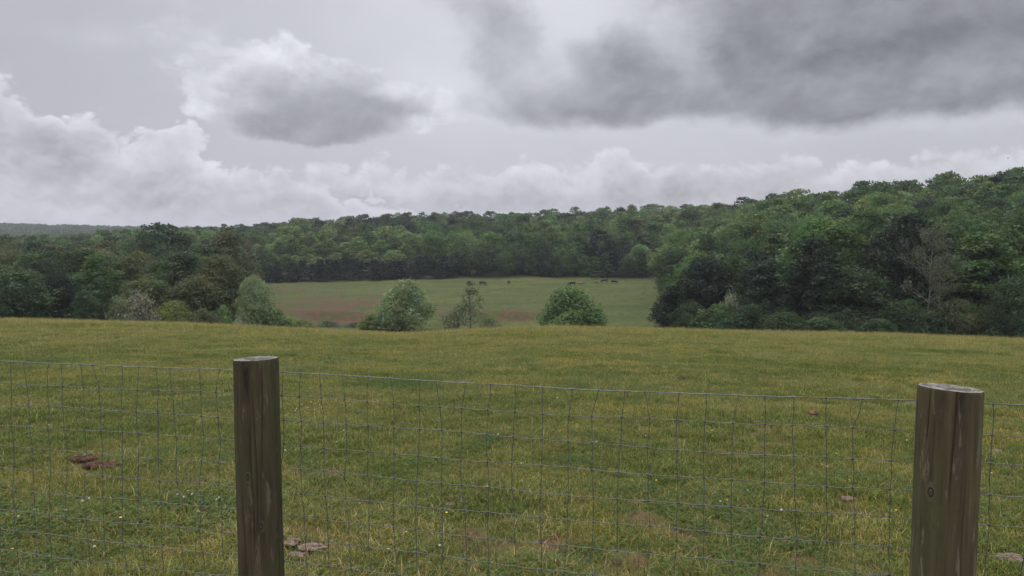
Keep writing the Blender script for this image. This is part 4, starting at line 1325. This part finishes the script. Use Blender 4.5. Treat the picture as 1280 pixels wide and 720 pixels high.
def cow_mesh(pose):
    low = 0.75 if pose == 'lying' else 0.0
    h = 1.02 - low
    V = [(-0.75, 0, h + .12, .30, .33), (-0.25, 0, h + .02, .36, .40), (0.25, 0, h + .02, .35, .40), (0.62, 0, h + .10, .27, .36)]
    E = [(0, 1), (1, 2), (2, 3)]
    def chain(start, pts):
        prev = start
        for p in pts:
            V.append(p); E.append((prev, len(V) - 1)); prev = len(V) - 1
        return prev
    if pose == 'grazing':
        chain(3, [(0.92, 0, h + .02, .19, .23), (1.16, 0, h - .34, .15, .17), (1.30, 0, h - .60, .14, .15), (1.44, 0, h - .82, .085, .085)])
    else:
        up = .28 if pose == 'standing' else .36
        chain(3, [(0.90, 0, h + .22, .19, .24), (1.12, 0, h + up + .10, .15, .17), (1.34, 0, h + up + .10, .14, .15), (1.60, 0, h + up - .08, .085, .085)])
    head = len(V) - 2
    for s in (-1, 1):
        chain(head, [(V[head][0] - .06, s * .20, V[head][2] + .08, .045, .03)])      # ears
    if pose == 'lying':
        for s in (-1, 1):
            chain(3, [(0.72, s * .26, .16, .09), (0.98, s * .26, .09, .06), (0.70, s * .30, .06, .05)])
            chain(0, [(-0.62, s * .34, .20, .15), (-0.30, s * .42, .12, .08), (-0.62, s * .46, .06, .05)])
    else:
        for s in (-1, 1):
            chain(3, [(0.60, s * .20, h - .38, .115), (0.60 + .05 * s, s * .20, .46, .075), (0.60 + .06 * s, s * .20, .08, .055), (0.65 + .06 * s, s * .20, .0, .06)])
            chain(0, [(-0.72, s * .21, h - .30, .16), (-0.62 + .06 * s, s * .21, .62, .10), (-0.82 + .06 * s, s * .21, .46, .072), (-0.78 + .06 * s, s * .21, .08, .055), (-0.73 + .06 * s, s * .21, .0, .06)])
    chain(0, [(-1.04, 0, h + .26, .05), (-1.12, 0, max(.12, h - .2), .03), (-1.10, 0, max(.06, h - .55), .05)])   # tail
    return skin_mesh('cow_' + pose, V, E, [M_COWB], 2, 1)

COW = {p: cow_mesh(p) for p in ('grazing', 'standing', 'lying')}
def cow(px, d, pose, mat, heading, size, label):
    X, Y, z = at(px, d)
    me = COW[pose].copy(); me.materials.clear(); me.materials.append(mat)
    o = link('cow', me); o.location = (X, Y, z); o.rotation_euler = (0, 0, heading); o.scale = (size,) * 3
    tag(o, label, 'cow', 'cows grazing at the back of the valley pasture')
for c in [(586, 240, 'grazing', M_COWB, R(120), .95, 'black cow seen end-on, leftmost of the herd at the wood edge'),
          (603, 236, 'grazing', M_COWB, R(4), .98, 'black cow grazing side-on, second from the left in the pasture'),
          (636, 238, 'grazing', M_COWBR, R(75), .95, 'brown cow standing alone between the black pair and the herd'),
          (715.5, 233, 'grazing', M_COWB, R(186), 1.0, 'black cow grazing nearest, at the left end of the herd above the bushy tree'),
          (726, 240, 'lying', M_COWT, R(10), 0.95, 'tan cow lying in the grass beside the nearest black cow'),
          (743, 255, 'standing', M_COWB, R(4), 1.12, 'large black cow standing farthest back against the trees'),
          (745, 241, 'grazing', M_COWT, R(40), .7, 'small tan calf below the farthest black cow'),
          (756, 244, 'grazing', M_COWB, R(182), .98, 'black cow, left one of the right-hand pair in the herd'),
          (768, 241, 'grazing', M_COWB, R(2), .95, 'black cow grazing at the right end of the herd')]:
    cow(*c)

# bird far off in the sky
def bird():
    v = px_dir(1260, 198); t = 150 / v[1]
    V = np.array([[0, .16, 0], [.03, .05, .02], [.035, -.06, .015], [0, -.20, 0], [-.03, .05, .02], [-.035, -.06, .015], [0, 0, -.04],
                  [.22, .06, .10], [.42, -.02, .07], [.20, -.06, .09], [-.22, .06, .10], [-.42, -.02, .07], [-.20, -.06, .09]], float)
    Tr = [[0, 6, 1], [1, 6, 2], [2, 6, 3], [0, 4, 6], [4, 5, 6], [5, 3, 6], [0, 1, 4], [1, 2, 5], [1, 5, 4], [2, 3, 5], [1, 7, 9], [1, 9, 2], [7, 8, 9], [4, 12, 10], [4, 5, 12], [10, 12, 11]]
    o = link('bird', mesh_np('bird', V, np.array(Tr), [M_BIRD], None, True))
    o.location = (v[0] * t, v[1] * t, v[2] * t + CAM_H); o.rotation_euler = (0.2, 0.2, 0.9)
    tag(o, 'tiny dark bird flying above the trees on the right', 'bird')
bird()

# ----------------------------------------------------------------------------
# small things lying in the near grass
# ----------------------------------------------------------------------------
def clod_heap(name, px, py, w, dep, hgt, n, mat, label, cat, seed, group=None):
    rng = np.random.default_rng(seed)
    X, Y, z = on_ground(px, py)
    base_n = 18
    ang = np.linspace(0, 2 * np.pi, base_n, endpoint=False)
    parts = []
    ico = []
    # lump template
    la, lb = 9, 6
    th = np.linspace(0, np.pi, lb + 1)
    for i in range(n):
        a = rng.uniform(0, 6.28); r = math.sqrt(rng.random())
        c = np.array([math.cos(a) * r * w / 2, math.sin(a) * r * dep / 2, hgt * .3 * (1 - r * .7)])
        s = np.array([w, dep, hgt]).mean() * rng.uniform(.09, .26)
        ph = np.linspace(0, 2 * np.pi, la, endpoint=False)
        TH, PH = np.meshgrid(th, ph, indexing='ij')
        rr = s * (0.72 + 0.55 * fbm(np.cos(PH) * np.sin(TH) * 2 + i * 7.1, np.cos(TH) * 2 + np.sin(PH) * np.sin(TH) * 1.7, seed, 3))
        V = np.stack([rr * np.sin(TH) * np.cos(PH) * rng.uniform(.8, 1.4), rr * np.sin(TH) * np.sin(PH), rr * np.cos(TH) * min(.8, hgt / (s * 2.6) + .08)], -1).reshape(-1, 3) + c
        k = np.arange((lb + 1) * la).reshape(lb + 1, la); j = np.roll(k, -1, 1)
        parts.append((V, np.stack([k[:-1], k[1:], j[1:], j[:-1]], -1).reshape(-1, 4)))
    V, Q = join(parts)
    V[:, 2] = np.maximum(V[:, 2], -0.02)
    o = link(name, mesh_np(name, V, Q, [mat], None, False)); o.location = (X, Y, z + 0.026); o.rotation_euler = (0, 0, rng.uniform(-.3, .3))
    tag(o, label, cat, group)

clod_heap('soil_heap', 104, 578, .20, .14, .05, 30, M_DUNG, 'dark red-brown heap of soil clods in the grass at the left', 'soil heap', 3)
clod_heap('soil_heap', 128, 587, .26, .14, .06, 38, M_DUNG, 'darker clod heap touching the red-brown one at the left', 'soil heap', 4)
for (px, py, w, dp, h, lab) in [(392, 690, .19, .08, .022, 'long flat pinkish dried dung to the right of the left post foot'),
                                (366, 683, .08, .12, .022, 'pinkish dried dung touching the left post, above the long flat one'),
                                (371, 700, .10, .06, .02, 'small tan dried dung touching the left post at the bottom'),
                                (579, 633, .055, .04, .035, 'small pink-tan dung lump in the middle of the near grass'),
                                (562, 636, .07, .05, .03, 'duller tan dung lump left of the small pink-tan one'),
                                (854, 476, .20, .14, .06, 'brown dung lump beyond the fence top wire, right of centre'),
                                (834, 487, .17, .10, .03, 'flat tan dung below the brown lump beyond the fence'),
                                (1262, 705, .20, .10, .04, 'tan dried dung at the bottom right corner behind the right post'),
                                (1060, 628, .09, .07, .03, 'small reddish dung lump left of the right post'),
                                (632, 471, .09, .07, .06, 'small dark dung lump far out beyond the top wire at centre'),
                                (1243, 568, .17, .09, .03, 'flat pale dung right of the right post'),
                                (245, 454, .12, .10, .05, 'dark speck of dung beyond the fence left of the left post')]:
    clod_heap('dung_lump', px, py, w, dp, h, 30, M_DUNG if 'dark' in lab or 'brown dung' in lab else M_PAT, lab, 'dung', int(px))

def dead_leaf(px, py, size, label, rz):
    X, Y, z = on_ground(px, py)
    n = 9; V = []
    for i in range(n):
        t = i / (n - 1); w = math.sin(math.pi * min(1, t * 1.02)) ** .7 * .42
        for q in (-1, -.5, 0, .5, 1):
            V.append([(t - .5) * size, q * w * size, size * (.10 + .30 * (abs(q) ** 1.4) * (.4 + w) + .35 * (t - .5) ** 2 + .05 * math.sin(7 * t + q * 3))])
    k = np.arange(n * 5).reshape(n, 5)
    Q = np.stack([k[:-1, :-1], k[1:, :-1], k[1:, 1:], k[:-1, 1:]], -1).reshape(-1, 4)
    me = mesh_np('dead_leaf', np.array(V), Q, [M_DEADLEAF], None, True)
    o = link('dead_leaf', me); o.location = (X, Y, z + .035); o.rotation_euler = (.15, .1, rz)
    md = o.modifiers.new('thickness', 'SOLIDIFY'); md.thickness = .0015
    tag(o, label, 'leaf')
dead_leaf(1016, 523, .14, 'curled dark red dead leaf on the grass left of the right post', 0.2)

# clover heads and small yellow flowers
def flower_mesh(kind):
    parts, mi = [], []
    st = tube([[0, 0, -.01], [.003, .002, .03], [.004, 0, .058]], .0012, 5); parts.append(st); mi += [1] * len(st[1])
    rng = np.random.default_rng(1)
    if kind == 'clover':
        for i in range(40):
            ph = math.acos(1 - 1.6 * (i + .5) / 40); a = i * 2.4
            d = np.array([math.sin(ph) * math.cos(a), math.sin(ph) * math.sin(a), math.cos(ph)])
            c = np.array([.004, 0, .062])
            p = tube([c + d * .002, c + d * .008, c + d * .0125], np.array([.0012, .0024, .0010]), 4); parts.append(p); mi += [0] * len(p[1])
    else:
        for i in range(5):
            a = i * 1.2566; d = np.array([math.cos(a), math.sin(a), .45]); e = np.array([-math.sin(a), math.cos(a), 0]); c = np.array([.004, 0, .058])
            p = (np.array([c, c + d * .007 + e * .005, c + d * .012, c + d * .007 - e * .005]), np.arange(4)[None]); parts.append(p); mi += [0]
    V, Q = join(parts)
    return mesh_np(kind + '_flower', V, Q, [M_WHITE if kind == 'clover' else M_YELLOW, M_STEM], None, True, midx=mi)
FL = {'clover': flower_mesh('clover'), 'buttercup': flower_mesh('buttercup')}
def where(px, py):
    if px < 295: return 'left of the left post'
    if px < 560: return 'right of the left post'
    if px < 900: return 'in the middle behind the fence'
    if px < 1145: return 'left of the right post'
    return 'right of the right post'
def flower(kind, px, py, size):
    X, Y, z = on_ground(px, py)
    o = link('clover_flower' if kind == 'clover' else 'yellow_flower', FL[kind]); o.location = (X, Y, z + .02); o.scale = (size,) * 3; o.rotation_euler = (prng.uniform(-.25, .25), prng.uniform(-.25, .25), prng.uniform(0, 6))
    w = where(px, py)
    if kind == 'clover': tag(o, 'small white clover head in the grass ' + w, 'flower', 'white clover heads ' + w)
    else: tag(o, 'tiny yellow flower in the grass ' + w, 'flower', 'yellow flowers ' + w)
CL = [(105, 637), (110, 634), (83, 648), (118, 697), (120, 686), (44, 649), (222, 627), (241, 628), (238, 623), (272, 634), (275, 632), (247, 649), (25, 656), (228, 632), (372, 516), (378, 512), (385, 515), (392, 518), (399, 511), (402, 514), (370, 519), (388, 508),
      (357, 571), (624, 551), (652, 586), (806, 551), (987, 512), (958, 654), (977, 650), (934, 622), (908, 634), (900, 637), (487, 699), (549, 694), (420, 560), (430, 545), (1134, 558), (697, 503), (745, 560)]
for (px, py) in CL: flower('clover', px, py, prng.uniform(.5, .75))
YL = [(14, 702), (508, 677), (558, 653), (730, 603), (1032, 592), (1036, 595), (1062, 610), (1026, 590), (1045, 575), (855, 430), (640, 560), (700, 545), (1000, 470), (972, 478), (310, 655), (180, 520), (60, 540), (450, 640), (610, 618), (780, 520), (890, 545), (930, 500), (1080, 545), (1100, 480), (1240, 600), (520, 530), (215, 585), (150, 660), (1120, 650), (820, 610)]
for (px, py) in YL: flower('buttercup', px, py, prng.uniform(.6, .9))

# ----------------------------------------------------------------------------
# air
# ----------------------------------------------------------------------------
def haze():
    m, nt, out = new_mat('haze_air')
    v = nt.nodes.new('ShaderNodeVolumePrincipled')
    v.inputs['Color'].default_value = (0.86, 0.90, 1.0, 1); v.inputs['Density'].default_value = 0.00015; v.inputs['Anisotropy'].default_value = 0.2
    nt.links.new(v.outputs[0], out.inputs['Volume'])
    x, y0, y1, z0, z1 = 2560, -2560, 2560, -48, 48
    V = np.array([[-x, y0, z0], [x, y0, z0], [x, y1, z0], [-x, y1, z0], [-x, y0, z1], [x, y0, z1], [x, y1, z1], [-x, y1, z1]], float)
    Q = np.array([[0, 3, 2, 1], [4, 5, 6, 7], [0, 1, 5, 4], [1, 2, 6, 5], [2, 3, 7, 6], [3, 0, 4, 7]])
    o = link('haze', mesh_np('haze', V, Q, [m])); tag(o, kind='stuff')

if True:
    haze()

# ----------------------------------------------------------------------------
# camera and render settings
# ----------------------------------------------------------------------------
cam = bpy.data.cameras.new('camera'); cam.sensor_width = 36; cam.lens = 36 * F / 1280
cam.clip_start = 0.05; cam.clip_end = 20000
co = link('camera', cam); co.location = (0, 0, CAM_H); co.rotation_euler = (math.pi / 2 - PITCH, 0, 0)
scene.camera = co
scene.view_settings.view_transform = 'Standard'; scene.view_settings.look = 'None'
scene.view_settings.exposure = 0.0; scene.view_settings.gamma = 1.0
scene.view_settings.use_curve_mapping = False
scene.render.engine = 'CYCLES'
scene.cycles.max_bounces = 6; scene.cycles.diffuse_bounces = 3; scene.cycles.transmission_bounces = 4; scene.cycles.volume_bounces = 0
